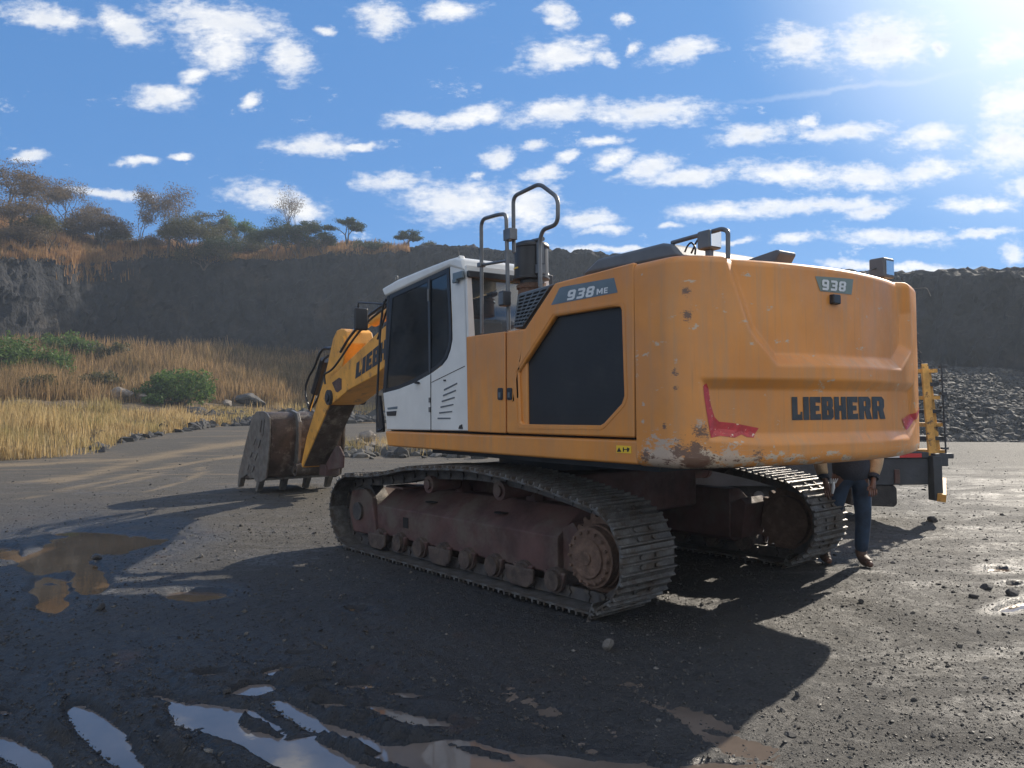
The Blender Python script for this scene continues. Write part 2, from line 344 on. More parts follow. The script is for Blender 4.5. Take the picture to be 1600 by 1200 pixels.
def meshscreen():
    m = mat('black_mesh_screen', (.010,.0105,.011), .5, 0, .25, 2.5, 0, 60, (.035,.033,.03), .5, .8, 2); nt = m.node_tree
    p = [n for n in nt.nodes if n.type == 'BSDF_PRINCIPLED'][0]; vec = nd(nt, 'ShaderNodeTexCoord').outputs['Object']
    w = nd(nt, 'ShaderNodeTexVoronoi', {'Vector': vec, 'Scale': 110.0, 'Randomness': .0})
    b = nd(nt, 'ShaderNodeBump', {'Height': w.outputs['Distance'], 'Strength': .5, 'Distance': .004}); nt.links.new(b.outputs[0], p.inputs['Normal'])
    return m
M['mesh'] = meshscreen()
#@@PART2
# ---------------------------------------------------------------- lettering
GL = {
'L': (.68, [(0,0),(.66,0),(.66,.36),(.54,.36),(.54,.24),(.36,.24),(.36,1),(0,1)], []),
'I': (.38, [(0,0),(.36,0),(.36,1),(0,1)], []),
'E': (.70, [(0,0),(.68,0),(.68,.26),(.36,.24),(.36,.39),(.6,.39),(.6,.61),(.36,.61),(.36,.76),(.68,.74),(.68,1),(0,1)], []),
'B': (.76, [(0,0),(.6,0),(.74,.12),(.74,.42),(.66,.5),(.72,.58),(.72,.88),(.6,1),(0,1)], [[(.34,.2),(.43,.2),(.43,.41),(.34,.41)], [(.34,.6),(.42,.6),(.42,.8),(.34,.8)]]),
'H': (.76, [(0,0),(.3,0),(.3,.38),(.44,.38),(.44,0),(.74,0),(.74,1),(.44,1),(.44,.62),(.3,.62),(.3,1),(0,1)], []),
'R': (.80, [(0,0),(.32,0),(.32,.36),(.38,.36),(.46,0),(.8,0),(.68,.42),(.76,.55),(.76,.86),(.62,1),(0,1)], [[(.32,.58),(.45,.58),(.45,.8),(.32,.8)]]),
'9': (.92, [(.05,0),(.65,0),(.8,.13),(.8,.87),(.65,1),(.15,1),(0,.87),(0,.48),(.15,.34),(.54,.34),(.54,.22),(.05,.22)], [[(.26,.56),(.54,.56),(.54,.79),(.26,.79)]]),
'3': (.92, [(.05,0),(.65,0),(.8,.13),(.8,.42),(.72,.5),(.8,.58),(.8,.87),(.65,1),(.05,1),(.05,.78),(.54,.78),(.54,.6),(.2,.6),(.2,.4),(.54,.4),(.54,.22),(.05,.22)], []),
'8': (.92, [(.15,0),(.65,0),(.8,.13),(.8,.42),(.72,.5),(.8,.58),(.8,.87),(.65,1),(.15,1),(0,.87),(0,.58),(.08,.5),(0,.42),(0,.13)], [[(.26,.2),(.54,.2),(.54,.4),(.26,.4)], [(.26,.6),(.54,.6),(.54,.8),(.26,.8)]]),
'M': (1.12, [(0,0),(.22,0),(.22,.62),(.42,.2),(.58,.2),(.78,.62),(.78,0),(1,0),(1,1),(.76,1),(.5,.5),(.24,1),(0,1)], []),
'e': (.70, [(0,0),(.62,0),(.62,.2),(.22,.2),(.22,.4),(.58,.4),(.58,.6),(.22,.6),(.22,.8),(.62,.8),(.62,1),(0,1)], []),
}
def lettering(name, text, quad, hit, m, parent, gap=.04, slant=0.0):
    """quad: photo corners bl, br, tr, tl of the word; hit(px,py) -> point on the real surface"""
    W_ = sum(GL[c][0]+gap for c in text)-gap; mb = MB(); x = 0
    bl, br, tr, tl = quad
    def P(a, b):
        a = a/W_; p = [(1-a)*(1-b)*bl[i]+a*(1-b)*br[i]+a*b*tr[i]+(1-a)*b*tl[i] for i in (0, 1)]; return hit(*p)
    for c in text:
        w, outer, holes = GL[c]
        loops = [[(q[0]+x+slant*(q[1]-.5), q[1]) for q in L] for L in [outer]+holes]
        flat = [P(*q) for L in loops for q in L]
        tr_ = geometry.tessellate_polygon([[Vector((a, b, 0)) for a, b in L] for L in loops])
        mb.add(flat, [tuple(t) for t in tr_]); x += w+gap
    return mb.build(name, m, parent)

# ================================================================ EXCAVATOR
EX = empty('excavator', (CX, CY, 0), YU+PI/2)
tag(EX, 'large orange-yellow crawler excavator with white cab parked on the wet quarry floor', 'excavator')
DT = YT-YU
def rot(o): o.rotation_euler = (0, 0, DT); return o

# ---- tracks
TY, TW = 1.36, .615
PATH = [(-2.29,.45),(-2.26,.62),(-2.15,.776),(-1.99,.868),(-1.81,.905),(-1.375,.985),(-.88,1.043),(-.32,1.072),(.31,1.045),(.66,1.02),(1.04,.955),(1.45,.905),(1.80,.885),(1.98,.858),(2.16,.76),(2.28,.60),(2.31,.43),(2.25,.24),(2.12,.10),(1.90,.022),(1.7,.012),(-1.7,.012),(-1.93,.022),(-2.12,.12),(-2.25,.27)]
def catmull(P, n=14, closed=True):
    out = []; m = len(P)
    for i in range(m):
        p0, p1, p2, p3 = (Vector(P[(i+k-1) % m]) for k in range(4))
        if (p2-p1).length > 2: out += [p1.lerp(p2, k/60) for k in range(60)]; continue
        for k in range(n):
            t = k/n; out.append(.5*((2*p1)+(p2-p0)*t+(2*p0-5*p1+4*p2-p3)*t*t+(3*p1-p0-3*p2+p3)*t**3))
    return out
curve = catmull(PATH); NS = 49
acc = [0.0]
for i in range(len(curve)): acc.append(acc[-1]+(curve[(i+1) % len(curve)]-curve[i]).length)
PER = acc[-1]
def at(s):
    s %= PER; i = max(0, np.searchsorted(acc, s)-1); i = min(i, len(curve)-1)
    t = (s-acc[i])/(acc[i+1]-acc[i]); a, b = curve[i], curve[(i+1) % len(curve)]
    return a.lerp(b, t)
def shoe_mesh():       # lies in local XZ: x along travel, z outward, origin at outer grouser tips
    L = PER/NS; mb = MB(); h = .026; b = -.034
    prof = [(-L/2+.004, b-.012), (L/2-.004, b-.012), (L/2+.012, b+.004), (L/2-.006, b+.006)]
    for c in (.072, .0, -.072):
        prof += [(c+.014, b+.006), (c+.007, 0 if c else -.004), (c-.007, 0 if c else -.004), (c-.014, b+.006)]
    prof += [(-L/2+.004, b+.004)]
    mb.prism(prof, -TW/2, TW/2)
    for y in (-.085, .085):
        for x in (-.037, .037): mb.cyl((x, y, b+.016), 'Z', .018, .02, 8)
    return mb
def hole_pad(mb):      # the two window slots between the bolt rows, as dark inserts standing 1 mm proud
    return mb
proto_shoe = None
def make_track(sgn):
    global proto_shoe
    yc = TY*sgn; near = sgn > 0
    L = PER/NS; chain = MB(); frames = []
    for i in range(NS):
        a, b = at(i*L-L*.5), at(i*L+L*.5); p = at(i*L); t = (b-a).normalized(); nrm = Vector((-t.y, t.x))   # path runs up the rear, over the top: left normal points ... outward
        mid = Vector((-.1, .5)); 
        if nrm.dot(p-mid) < 0 and abs(p.x) > 1.75: nrm = -nrm
        if abs(p.x) <= 1.75: nrm = nrm if (nrm.y > 0) == (p.y > .5) else -nrm
        frames.append((p, t, nrm))
        Mx = Matrix(((t.x, 0, nrm.x, p.x), (0, 1, 0, yc), (t.y, 0, nrm.y, p.y), (0, 0, 0, 1)))
        for y in (-.1, .075):
            chain.box((-L*.55, y, -.145), (L*.40, y+.028, -.05), Mx)
        chain.tube([Mx @ Vector((L*.42, -.12, -.1)), Mx @ Vector((L*.42, .12, -.1))], .024, 8)
    tr = rot(chain.build('track', M['steel'], EX)); tr['label'] = ('steel crawler track nearest the camera, in shade' if near else 'far steel crawler track with sunlit top run')
    for i, (p, t, nrm) in enumerate(frames):
        if proto_shoe is None:
            o = shoe_mesh().build('track_shoe', M['steel_pol'], tr, bevel=.003, seg=1); proto_shoe = o
        else:
            o = proto_shoe.copy(); COL.objects.link(o); o.parent = tr
        o.matrix_local = Matrix(((t.x, 0, nrm.x, p.x), (0, 1, 0, yc), (t.y, 0, nrm.y, p.y), (0, 0, 0, 1)))
    # frame : outer face at 1.45, sloping top plate
    def Y(v): return v*sgn
    o = 1.46
    fr = MB()
    sec = [(o, .225), (o, .53), (1.16, .745), (.98, .745), (.98, .245), (1.05, .20), (1.40, .20)]
    fr.prism([(Y(a), b) for a, b in sec], -1.38, 1.55, 'X')
    fo = fr.build('track_frame', M['rust'], tr, bevel=.012)
    ho = MB()
    for x, z in ((.95, .40),): ho.box((x-.05, Y(o)-.004*sgn if sgn>0 else Y(o)-.004, z-.055), (x+.05, Y(o)+.006, z+.055))
    ho.build('frame_opening', M['seam'], tr)
    y2 = MB(); y2.prism([(1.50,.19),(1.60,.62),(1.74,.70),(2.06,.66),(2.14,.44),(2.02,.19)], Y(1.50), Y(1.1)); y2.build('idler_yoke', M['rust'], tr, bevel=.02)
    e = MB(); e.prism([(-1.38,.25),(-1.38,.60),(-1.5,.66),(-1.56,.60),(-1.50,.25)], Y(1.40), Y(1.0)); e.build('motor_bracket', M['rust'], tr, bevel=.01)
    for x, z, ho_ in ((.42,.66,.04),(-.72,.66,.04)):
        c = MB(); c.tube([(x+.22, Y(1.33), .634), (x+.22, Y(1.33), .640)], .075, 20); c.build('top_hole', M['seam'], tr).rotation_euler = (0, 0, 0)
    idl = MB(); idl.cyl((1.88, yc, .44), 'Y', .33, .16, 40); idl.cyl((1.88, yc, .44), 'Y', .27, .24, 40); idl.cyl((1.88, yc, .44), 'Y', .10, .34, 24); idl.build('idler', M['steel'], tr, smooth=True)
    sp = MB(); n = 21; prof = []
    for k in range(n*4):
        a = 2*PI*k/(n*4); r = (.34, .345, .30, .30)[k % 4]; prof.append((-1.83+r*math.cos(a), .435+r*math.sin(a)))
    sp.prism(prof, yc-.035, yc+.035); sp.cyl((-1.83, yc, .435), 'Y', .25, .20, 36); sp.build('sprocket', M['mudrust'], tr)
    hb = MB(); hb.cyl((-1.83, Y(1.43), .435), 'Y', .235, .22, 40); hb.cyl((-1.83, Y(1.545), .435), 'Y', .225, .03, 40, r2=.20 if sgn>0 else .225); hb.cyl((-1.83, Y(1.565), .435), 'Y', .155, .03, 30); hb.cyl((-1.83, Y(1.58), .435), 'Y', .05, .03, 16)
    for k in range(16):
        a = 2*PI*k/16; hb.cyl((-1.83+.20*math.cos(a), Y(1.565), .435+.20*math.sin(a)), 'Y', .014, .03, 8)
    hb.build('drive_hub', M['mudrust'], tr, smooth=True, bevel=.012)
    for k in range(8):
        x = -1.38+k*.40
        rl = MB(); rl.cyl((x, yc, .185), 'Y', .085, .36, 20)
        for dy in (-.12, .12): rl.cyl((x, yc+dy, .185), 'Y', .105, .05, 22)
        rl.cyl((x, Y(1.505), .175), 'Y', .05, .04, 16); rl.build('track_roller', M['rollermud'], tr, smooth=True)
        bk = MB(); bk.prism([(x-.13,.255),(x-.085,.115),(x-.03,.095),(x+.03,.095),(x+.085,.115),(x+.13,.255)], Y(1.505), Y(1.465)); bk.build('roller_mount', M['rust'], tr, bevel=.012)
    for x in (-.98, .22, 1.42):
        g = MB(); g.prism([(x-.19,.24),(x-.17,.12),(x-.10,.075),(x+.10,.075),(x+.17,.12),(x+.19,.24)], Y(1.55), Y(1.515)); g.build('roller_guard', M['rollermud'], tr, bevel=.015)
    for x, z in ((.42,.845),(-.70,.865)):
        c = MB(); c.cyl((x, Y(1.33), z), 'Y', .075, .30, 24); c.cyl((x, Y(1.50), z), 'Y', .085, .05, 24); c.cyl((x, Y(1.535), z), 'Y', .05, .03, 16); c.box((x-.06, Y(1.1)-.05, .70), (x+.06, Y(1.1)+.05, z+.03)); c.build('carrier_roller', M['rust'], tr, smooth=True)
    stp = MB(); stp.box((1.0, min(Y(1.18),Y(1.46)), .745), (1.35, max(Y(1.18),Y(1.46)), .765)); stp.build('step_plate', M['rust'], tr)
    return tr
make_track(1); make_track(-1)
# ---- centre frame and slewing ring
c = MB(); c.prism([(-1.0,.98),(-1.0,.55),(-.55,.45),(.55,.45),(1.0,.55),(1.0,.98)], -.95, .95, 'Y')
c.box((-.95,-1.0,.62),(-.45,1.0,.80)); c.box((.45,-1.0,.62),(.95,1.0,.80)); rot(c.build('centre_frame', M['rust'], EX, bevel=.03))
c = MB(); c.cyl((0,0,1.06), 'Z', .74, .20, 48); c.cyl((0,0,1.12), 'Z', .82, .06, 48); c.build('slewing_ring', M['trailer'], EX, smooth=True)

# ---- platform skirt
zs, zl = 1.374, 1.19
poly = [S(604,697), S(776,710.5), (-2.63, zl+.005), (-2.63, 1.368), S(600,673.5)]
c = MB(); c.prism(poly, 1.50, -1.50); c.build('platform_skirt', M['yellow'], EX, bevel=.022, seg=3)
c = MB(); c.box((-2.6,-1.25,1.13),(.75,1.25,1.20)); c.build('platform_belly', M['trailer'], EX)
c = MB(); c.box((-2.6,-1.44,1.36),(1.36,1.44,1.385)); c.build('skirt_gap', M['seam'], EX)
# warning label
q = [(962,696),(985,697),(985,708.5),(962,707.5)]
c = MB(); c.prism(SS(q), 1.501, 1.504); lb = c.build('warning_label', M['label'], EX)
def h15(off):
    def f(px, py):
        a = S(px, py, 1.51+off); return Vector((a[0], 1.51+off, a[1]))
    return f
c = MB()
for tri in ([(963,706),(966.5,699),(970,706)], [(972.5,706),(972.5,699),(974,699),(974,706)], [(974,703),(974,701.6),(979,701.6),(979,703)], [(979,706),(979,699),(983,701),(981,706)]):
    c.prism([S(*p, 1.51) for p in tri], 1.5045, 1.506)
c.build('pictogram', M['blacktrim'], lb)

# ---- engine housing
xa = S(819,513.5)[0]; XD = S(790,517)[0]; XF = S(728,525)[0]
hood = [(xa, 1.385), S(819,513.5), S(866,441.8), S(991,409), (-2.63, 1.385)]
c = MB(); c.prism(hood, 1.462, -1.49); c.build('engine_housing', M['yellow'], EX, bevel=.05, seg=4)
c = MB(); c.prism([(XF-.01,1.385),(XF-.01,2.27),(xa,2.27),(xa,1.385)], 1.488, .52); c.build('storage_deck', M['yellow'], EX, bevel=.02)
c = MB(); c.prism([(XF+.1,1.385),(1.25,1.385),(1.35,1.9),(1.0,2.15),(-1.1,2.2),(-1.1,1.385)], -.5, -1.49); c.build('fuel_tank', M['yellow'], EX, bevel=.04, seg=3)
# storage door
def panel(name, px, m, y0=1.49, y1=1.512, bev=.010, holes=()):
    c = MB()
    if holes: c.ring(SS(px), [SS(h) for h in holes], y0, y1)
    else: c.prism(SS(px), y0, y1)
    return c.build(name, m, EX, bevel=bev, seg=2)
panel('storage_door', [(728.4,526.2),(788.9,517.8),(789.5,677),(730.6,674.2)], M['yellow'])
win = [(866.7,496),(961.7,480.7),(967,481),(970,486),(974,616.7),(970,629),(942,660),(936,663.5),(818,661.8),(814.5,658),(811.7,582),(815,576)]
def grow(P, k):
    cx_ = sum(p[0] for p in P)/len(P); cy_ = sum(p[1] for p in P)/len(P); return [(cx_+(a-cx_)*k, cy_+(b-cy_)*k) for a, b in P]
ed = panel('engine_door', [(791,517.6),(819.5,514.3),(866.8,442.3),(990.2,409.6),(990.8,684.3),(791.5,677.1)], M['yellow'], holes=[grow(win, 1.012)], bev=.016, y0=1.4635)
c = MB(); c.prism(SS(grow(win, 1.02)), 1.464, 1.467); c.build('mesh_window', M['mesh'], ed)
# pressed frame around the window
c = MB()
wo = grow(win, 1.10); c.ring(SS(wo), [SS(grow(win, 1.055))], 1.5125, 1.5155); c.build('pressed_bead', M['yellow'], ed, bevel=.002)
for x in (782.5, 797):
    c = MB(); c.prism(SS([(x-4,608),(x-3,606),(x+3,606),(x+4,608),(x+4,623),(x+3,625),(x-3,625),(x-4,623)]), 1.5125, 1.520); hd = c.build('door_latch', M['black'], ed if x > 790 else EX, bevel=.003)
    c = MB(); c.prism(SS([(x-1.5,613),(x+1.5,613),(x+1.5,621),(x-1.5,621)]), 1.5205, 1.526); c.build('latch_handle', M['grey'], hd if x > 790 else EX)
dq = [(861.7,476.7),(875,450),(880,448),(960,434),(965.5,457)]
c = MB(); c.prism(SS(dq), 1.5125, 1.5145); dc = c.build('model_decal', M['decal'], ed)
def hdec(px, py):
    a = S(px, py, 1.516); return Vector((a[0], 1.516, a[1]))
lettering('model_number', '938', [(886,469.5),(929,462.5),(931,446),(887.5,454)], hdec, M['text_lt'], ed, .05, .12)
lettering('model_suffix', 'Me', [(932,460.5),(950,457.5),(950.5,448.5),(932.5,451.5)], hdec, M['text_lt'], ed, .08)
# intake box with louvred grille
gq = [(801.5,514.3),(808.5,458),(863.5,442.5),(818,512.6)]
c = MB(); c.prism(SS(gq, 1.45), 1.44, .5); c.build('intake_box', M['grey'], EX, bevel=.015)
A_, B_, C_, D_ = [Vector(S(*p, 1.46)) for p in [(803.5,511.5),(810,461),(860.5,446.5),(817.5,510)]]
def bl(u_, v_): return (A_*(1-u_)*(1-v_)+D_*u_*(1-v_)+C_*u_*v_+B_*(1-u_)*v_)[:]
holes = []
for i in range(9):
    for j in range(4):
        u0, u1, v0, v1 = .06+j*.235, .06+j*.235+.185, .05+i*.104, .05+i*.104+.062
        holes.append([bl(u0, v0), bl(u1, v0), bl(u1+.01, v1), bl(u0+.01, v1)])
c = MB(); c.ring([bl(0,0), bl(1,0), bl(1,1), bl(0,1)], holes, 1.452, 1.466); gr = c.build('intake_grille', M['grey'], EX)
c = MB(); c.prism([bl(.02,.02), bl(.98,.02), bl(.98,.98), bl(.02,.98)], 1.441, 1.4435); c.build('grille_backing', M['seam'], gr)

# ---- hood top: raised duct, lamps, rear rail
c = MB(); c.prism(SS([(906,430),(933,404),(1033,379),(1050,381),(1066,400)], 1.2), 1.2, -.1); c.build('hood_duct', M['grey'], EX, bevel=.03, seg=3)
pl = SS([(1050,379.5),(1128,357.5),(1137.5,361),(1137.5,404)], 1.15)
c = MB(); c.tube(bend([(a, 1.15, b) for a, b in pl], .07), .016, 10); c.build('rear_rail', M['rail'], EX, smooth=True)
def lamp(px, py, Y, w, h, name='work_lamp', parent=None):
    x, z = S(px, py, Y); mb = MB(); mb.box((x-w/2, Y-w*.55, z-h/2), (x+w/2, Y+w*.55, z+h/2)); o = mb.build(name, M['grey'], parent or EX, bevel=.015, seg=2)
    l = MB(); l.box((x-w/2-.006, Y-w*.45, z-h*.4), (x-w/2-.001, Y+w*.45, z+h*.4)); l.build('lamp_lens', M['chrome'], o)
    b = MB(); b.box((x-.02, Y-.02, z-h/2-.06), (x+.02, Y+.02, z-h/2)); b.box((x-.05, Y-.04, z-h/2-.09), (x+.05, Y+.04, z-h/2-.06)); b.build('lamp_bracket', M['rail'], o)
    return o
lp = lamp(1108,376,1.12,.115,.13)
c = MB(); pc = [(1100,378),(1094,372),(1089,376),(1085,385),(1080,396)]
c.tube(bend([(S(a,b,1.12)[0], 1.12, S(a,b,1.12)[1]) for a, b in pc], .05), .007, 6)
pc = [(1086,398),(1087,386),(1080,378),(1074,384),(1070,394)]
c.tube(bend([(S(a,b,1.15)[0], 1.15, S(a,b,1.15)[1]) for a, b in pc], .05), .007, 6); c.build('lamp_cable', M['rubber'], EX, smooth=True)
c = MB(); c.prism(SS([(1160,408),(1212,390),(1217.5,390.5),(1218,395),(1209,412)], .5), .5, .30); c.build('exhaust_hood', M['grey'], EX, bevel=.01)
y_, z_ = XP(1376, 421, -2.9); c = MB(); c.box((-2.98,y_-.085,z_-.085),(-2.84,y_+.085,z_+.09)); o = c.build('work_lamp', M['grey'], EX, bevel=.015)
c = MB(); c.box((-2.987,y_-.06,z_-.06),(-2.981,y_+.06,z_+.06)); c.build('lamp_lens', M['chrome'], o)
c = MB(); c.box((-2.93,y_-.02,2.55),(-2.89,y_+.02,z_-.08)); c.tube(bend([(-2.9,y_+.08,z_),(-2.9,y_+.2,z_-.03),(-2.9,y_+.28,2.58)],.05), .008, 6); c.build('lamp_bracket', M['rail'], o)

# ---- air pre-cleaner
x, z = S(830,409,1.05); c = MB()
prof = [(.0,z+.19),(.10,z+.185),(.155,z+.165),(.172,z+.14),(.172,z+.125),(.160,z+.12),(.160,z-.15),(.172,z-.155),(.172,z-.17),(.11,z-.18),(.11,z-.30),(0,z-.30)]
n = 36; V = [(x+r*math.cos(2*PI*k/n), 1.05+r*math.sin(2*PI*k/n), zz_) for r, zz_ in prof for k in range(n)]
Fc = [(i*n+k, i*n+(k+1) % n, (i+1)*n+(k+1) % n, (i+1)*n+k) for i in range(len(prof)-1) for k in range(n)]
c.add(V, Fc); pcn = c.build('air_precleaner', M['black'], EX, smooth=True)
c = MB(); c.cyl((x,1.05,z-.30),'Z',.125,.18,28); c.cyl((x,1.05,z-.24),'Z',.14,.03,28); c.build('intake_pipe', M['mudrust'], pcn, smooth=True)
c = MB(); c.box((x-.21,1.06,z-.05),(x-.175,1.12,z+.14)); c.box((x-.215,1.05,z-.14),(x-.17,1.13,z-.06)); c.tube([(x-.19,1.09,z-.4),(x-.19,1.09,z+.17)],.018,8); c.tube([(x-.24,1.09,z+.165),(x-.08,1.09,z+.175)],.02,8); c.build('precleaner_clamp', M['rail'], pcn, smooth=True)
c = MB(); c.box((x-.03,1.05,z-.08),(x+.03,1.214,z-.04)); 
c = MB()
for k in range(9):
    a = PI/2+.05-(k*.075); c.box((-.007,-.001,-.007),(.007,.001,.007), Matrix.Translation((x+.1625*math.cos(a),1.05+.1625*math.sin(a),z-.07)) @ Matrix.Rotation(a-PI/2,4,'Z'))
c.build('filter_marking', M['label'], pcn)

# ---- hand rails beside the cab
def rail(name, pts, Y, r=.017, rad=.07, parent=EX, m='rail'):
    c = MB(); P = [S(a, b, Y) for a, b in pts]; c.tube(bend([(a, Y, b) for a, b in P], rad, 6), r, 12); return c.build(name, M[m], parent, smooth=True)
r1 = rail('hand_rail', [(753,521),(752,343),(778,335.5),(791,334),(795,516)], 1.46, .018, .08)
rail('cross_bar', [(752.5,414),(792,407.5)], 1.46, .013, parent=r1)
r2 = rail('hand_rail', [(803,395),(802,307),(843,287),(872,309),(871.5,350),(848,359),(843,378),(844,447)], 1.40, .018, .07)
c = MB(); x, z = S(798,367,1.44); c.box((x-.055,1.405,z-.05),(x+.055,1.485,z+.05)); c.build('rail_clamp', M['rail'], r1, bevel=.006)
x, z = S(752,414,1.46); c = MB(); c.box((x-.03,1.43,z-.02),(x+.03,1.49,z+.02)); c.build('rail_clamp', M['rail'], r1, bevel=.004)
x, z = S(792,467,1.50); c = MB(); c.box((x-.04,1.48,z-.065),(x+.045,1.56,z+.065)); o = c.build('work_lamp', M['black'], EX, bevel=.01)
c = MB(); c.box((x-.032,1.561,z-.05),(x+.037,1.565,z+.05)); c.build('lamp_lens', M['grey'], o)

# ---- cab
c = MB(); xr, xf = XF+.02, S(598,616,1.50)[0]
cab = [(603,671.3),(597,614),(620,608),(645,598),(672,583),(689,570.5),(697,560),(702,546),(705,530),(704.5,500),(701,416),(716,398),(726,424),(729,525),(730.3,673.5)]
c.prism(SS(cab), 1.50, 1.44); CB = c.build('cab', M['white'], EX, bevel=.012, seg=2)
glass = [(598,614),(620,608),(645,598),(672,583),(689,570.5),(697,560),(702,546),(705,530),(704.5,500),(701,417.5),(609,459.5)]
c = MB(); c.prism(SS(grow(glass,1.004), 1.49), 1.486, 1.480); c.build('side_glass', M['glass'], CB)
# black edge print round the glass
inner = [(603,607),(622,602.5),(645,592.5),(671,578),(687,566),(694.5,556),(699,543),(701.5,529),(701,500),(697.5,427),(613,465.5)]
c = MB(); c.ring(SS(grow(glass,1.003),1.495), [SS(inner,1.495)], 1.494, 1.488); c.build('glass_border', M['black'], CB)
c = MB(); c.prism(SS([(668,436),(672,435),(673,583),(669.5,585)],1.498), 1.499, 1.4945); c.build('door_seam', M['black'], CB)
c = MB(); c.prism(SS([(669.5,436),(670.5,436),(671.8,583),(671,583)],1.50), 1.5015, 1.4995); c.build('seam_strip', M['grey'], CB)
c = MB(); c.prism(SS([(671.4,585),(672.4,584.5),(672.6,672.6),(671.6,672.6)]), 1.5005, 1.5025); c.prism(SS([(673,597),(725,571.5),(725,572.6),(673,598)]), 1.5005, 1.5025); c.build('door_gap', M['seam'], CB)
c = MB()
for (a0,b0,a1,b1) in ((693,608,713,598),(691.5,617,711,609),(689.5,626,709,620),(687.5,635,707,631),(685.5,644,705,642),(683,652.5,702.5,652.5)):
    c.prism(SS([(a0,b0),(a1,b1),(a1+.3,b1+1.7),(a0,b0+2.3)]), 1.5005, 1.506)
c.build('vent_louvre', M['grey'], CB)
c = MB(); c.prism(SS([(603.5,643),(618.5,642),(617.5,649.5),(604.5,649.8)]), 1.5005, 1.510); c.build('door_handle', M['black'], CB, bevel=.004)
c = MB(); c.prism(SS([(604,637),(620,635),(619.5,639),(605,640)]), 1.5005, 1.503); c.build('handle_recess', M['decal'], CB)
c = MB(); c.prism(SS([(716,670),(717.5,665),(721,663),(722,670)]), 1.5005, 1.51); c.prism(SS([(692.5,593),(695.5,593),(695.5,595.5),(692.5,595.5)]),1.5005,1.51); c.build('lock', M['black'], CB)
c = MB(); c.prism(SS([(648,598),(651,596),(654,598),(652,600),(648,599.5)],1.52), 1.5005, 1.525); c.build('door_stop', M['black'], CB)
for (px_, py_) in ((669.5,461),(671.5,625),(671.5,640)):
    x, z = S(px_, py_, 1.505); c = MB(); c.tube([(x,1.507,z-.06 if py_<500 else z-.025),(x,1.507,z+.06 if py_<500 else z+.025)], .012, 8); c.build('hinge', M['rail'], CB, smooth=True)
# roof slab
rf = [(595.8,451),(620,437),(660,420.5),(700,405),(712,401.6),(722,404),(727,424),(702,416.5),(601,463.5)]
c = MB(); c.prism(SS(rf), 1.515, .47); ro = c.build('cab_roof', M['white'], CB, bevel=.03, seg=4)
# front pillar, far wall, floor, rear wall
fx0, fz0 = S(597,614); fx1, fz1 = S(603,462)
for y0, y1 in ((1.50,1.43),(.52,.48)):
    c = MB(); c.prism([(fx0-.01,fz0),(fx0-.07,fz0),(fx1-.05,fz1),(fx1,fz1)], y0, y1); c.build('cab_pillar', M['black'], CB, bevel=.01)
for a_, b_ in (((xf-.55,.47,2.0),(xf-.50,.53,2.80)), ((XF-.01,.47,2.0),(XF+.10,.53,2.95))):
    c = MB(); c.box(a_, b_); c.build('cab_pillar', M['black'], CB, bevel=.01)
c = MB(); c.prism([(S(603,671)[0],1.38),(fx0,fz0-.0),(XF,fz0+.1),(XF,1.38)], .53, .48); c.box((XF+.03,.5,1.38),(1.40,1.46,1.44)); c.build('cab_floor', M['black'], CB)
c = MB(); c.prism([(fx0-.02,fz0),(fx1-.03,fz1),(XF+.05,2.93),(XF+.05,fz0)], .505, .50); c.build('far_glass', M['glass'], CB)
c = MB(); c.add([(fx0-.03,.52,fz0),(fx0-.03,1.44,fz0),(fx1-.02,1.44,fz1),(fx1-.02,.52,fz1)],[(0,1,2,3)]); c.build('windscreen', M['glass'], CB)
c = MB(); c.prism([(S(603,671)[0]-.02,1.385),(fx0,fz0),(fx0-.05,fz0),(S(603,671)[0]-.07,1.385)], 1.46, .5); c.build('cab_front_panel', M['white'], CB)
Xr = S(726,424)[0]; Xb = S(729,525)[0]
def rw(y, z): return (Xr+(Xb-Xr)*(2.89-z)/(2.89-2.28)+.004, y, z)
c = MB(); outer = [(1.50,1.40),(.48,1.40),(.48,2.95),(1.50,2.95)]; hole = [(1.43,2.24),(.56,2.24),(.56,2.86),(1.45,2.86)]
tr_ = geometry.tessellate_polygon([[Vector((a,b,0)) for a,b in outer],[Vector((a,b,0)) for a,b in hole]])
fl = [rw(a,b) for a,b in outer+hole]; c.add(fl, [tuple(t) for t in tr_]); rwl = c.build('cab_rear_wall', M['white'], CB)
so = rwl.modifiers.new('s','SOLIDIFY'); so.thickness = .05; so.offset = 0
c = MB(); c.add([rw(1.46,2.22),rw(.54,2.22),rw(.54,2.87),rw(1.46,2.87)],[(0,1,2,3)]); c.build('rear_glass', M['glass_rear'], CB)
c = MB(); c.box((Xr-.055,.60,2.835),(Xr-.01,1.50,2.90)); c.build('rear_blind_box', M['black'], CB, bevel=.01)
c = MB(); c.box((Xr-.062,.62,2.915),(Xr-.03,.90,2.99)); c.build('roof_vent', M['white'], CB, bevel=.008)
y_, z_ = XP(708,421,Xr); c = MB(); c.box((Xr-.01,1.515,2.83),(Xr+.17,1.545,2.90)); c.box((Xr+.10,1.515,2.80),(Xr+.17,1.55,2.84)); c.build('window_latch', M['decal'], CB, bevel=.008)
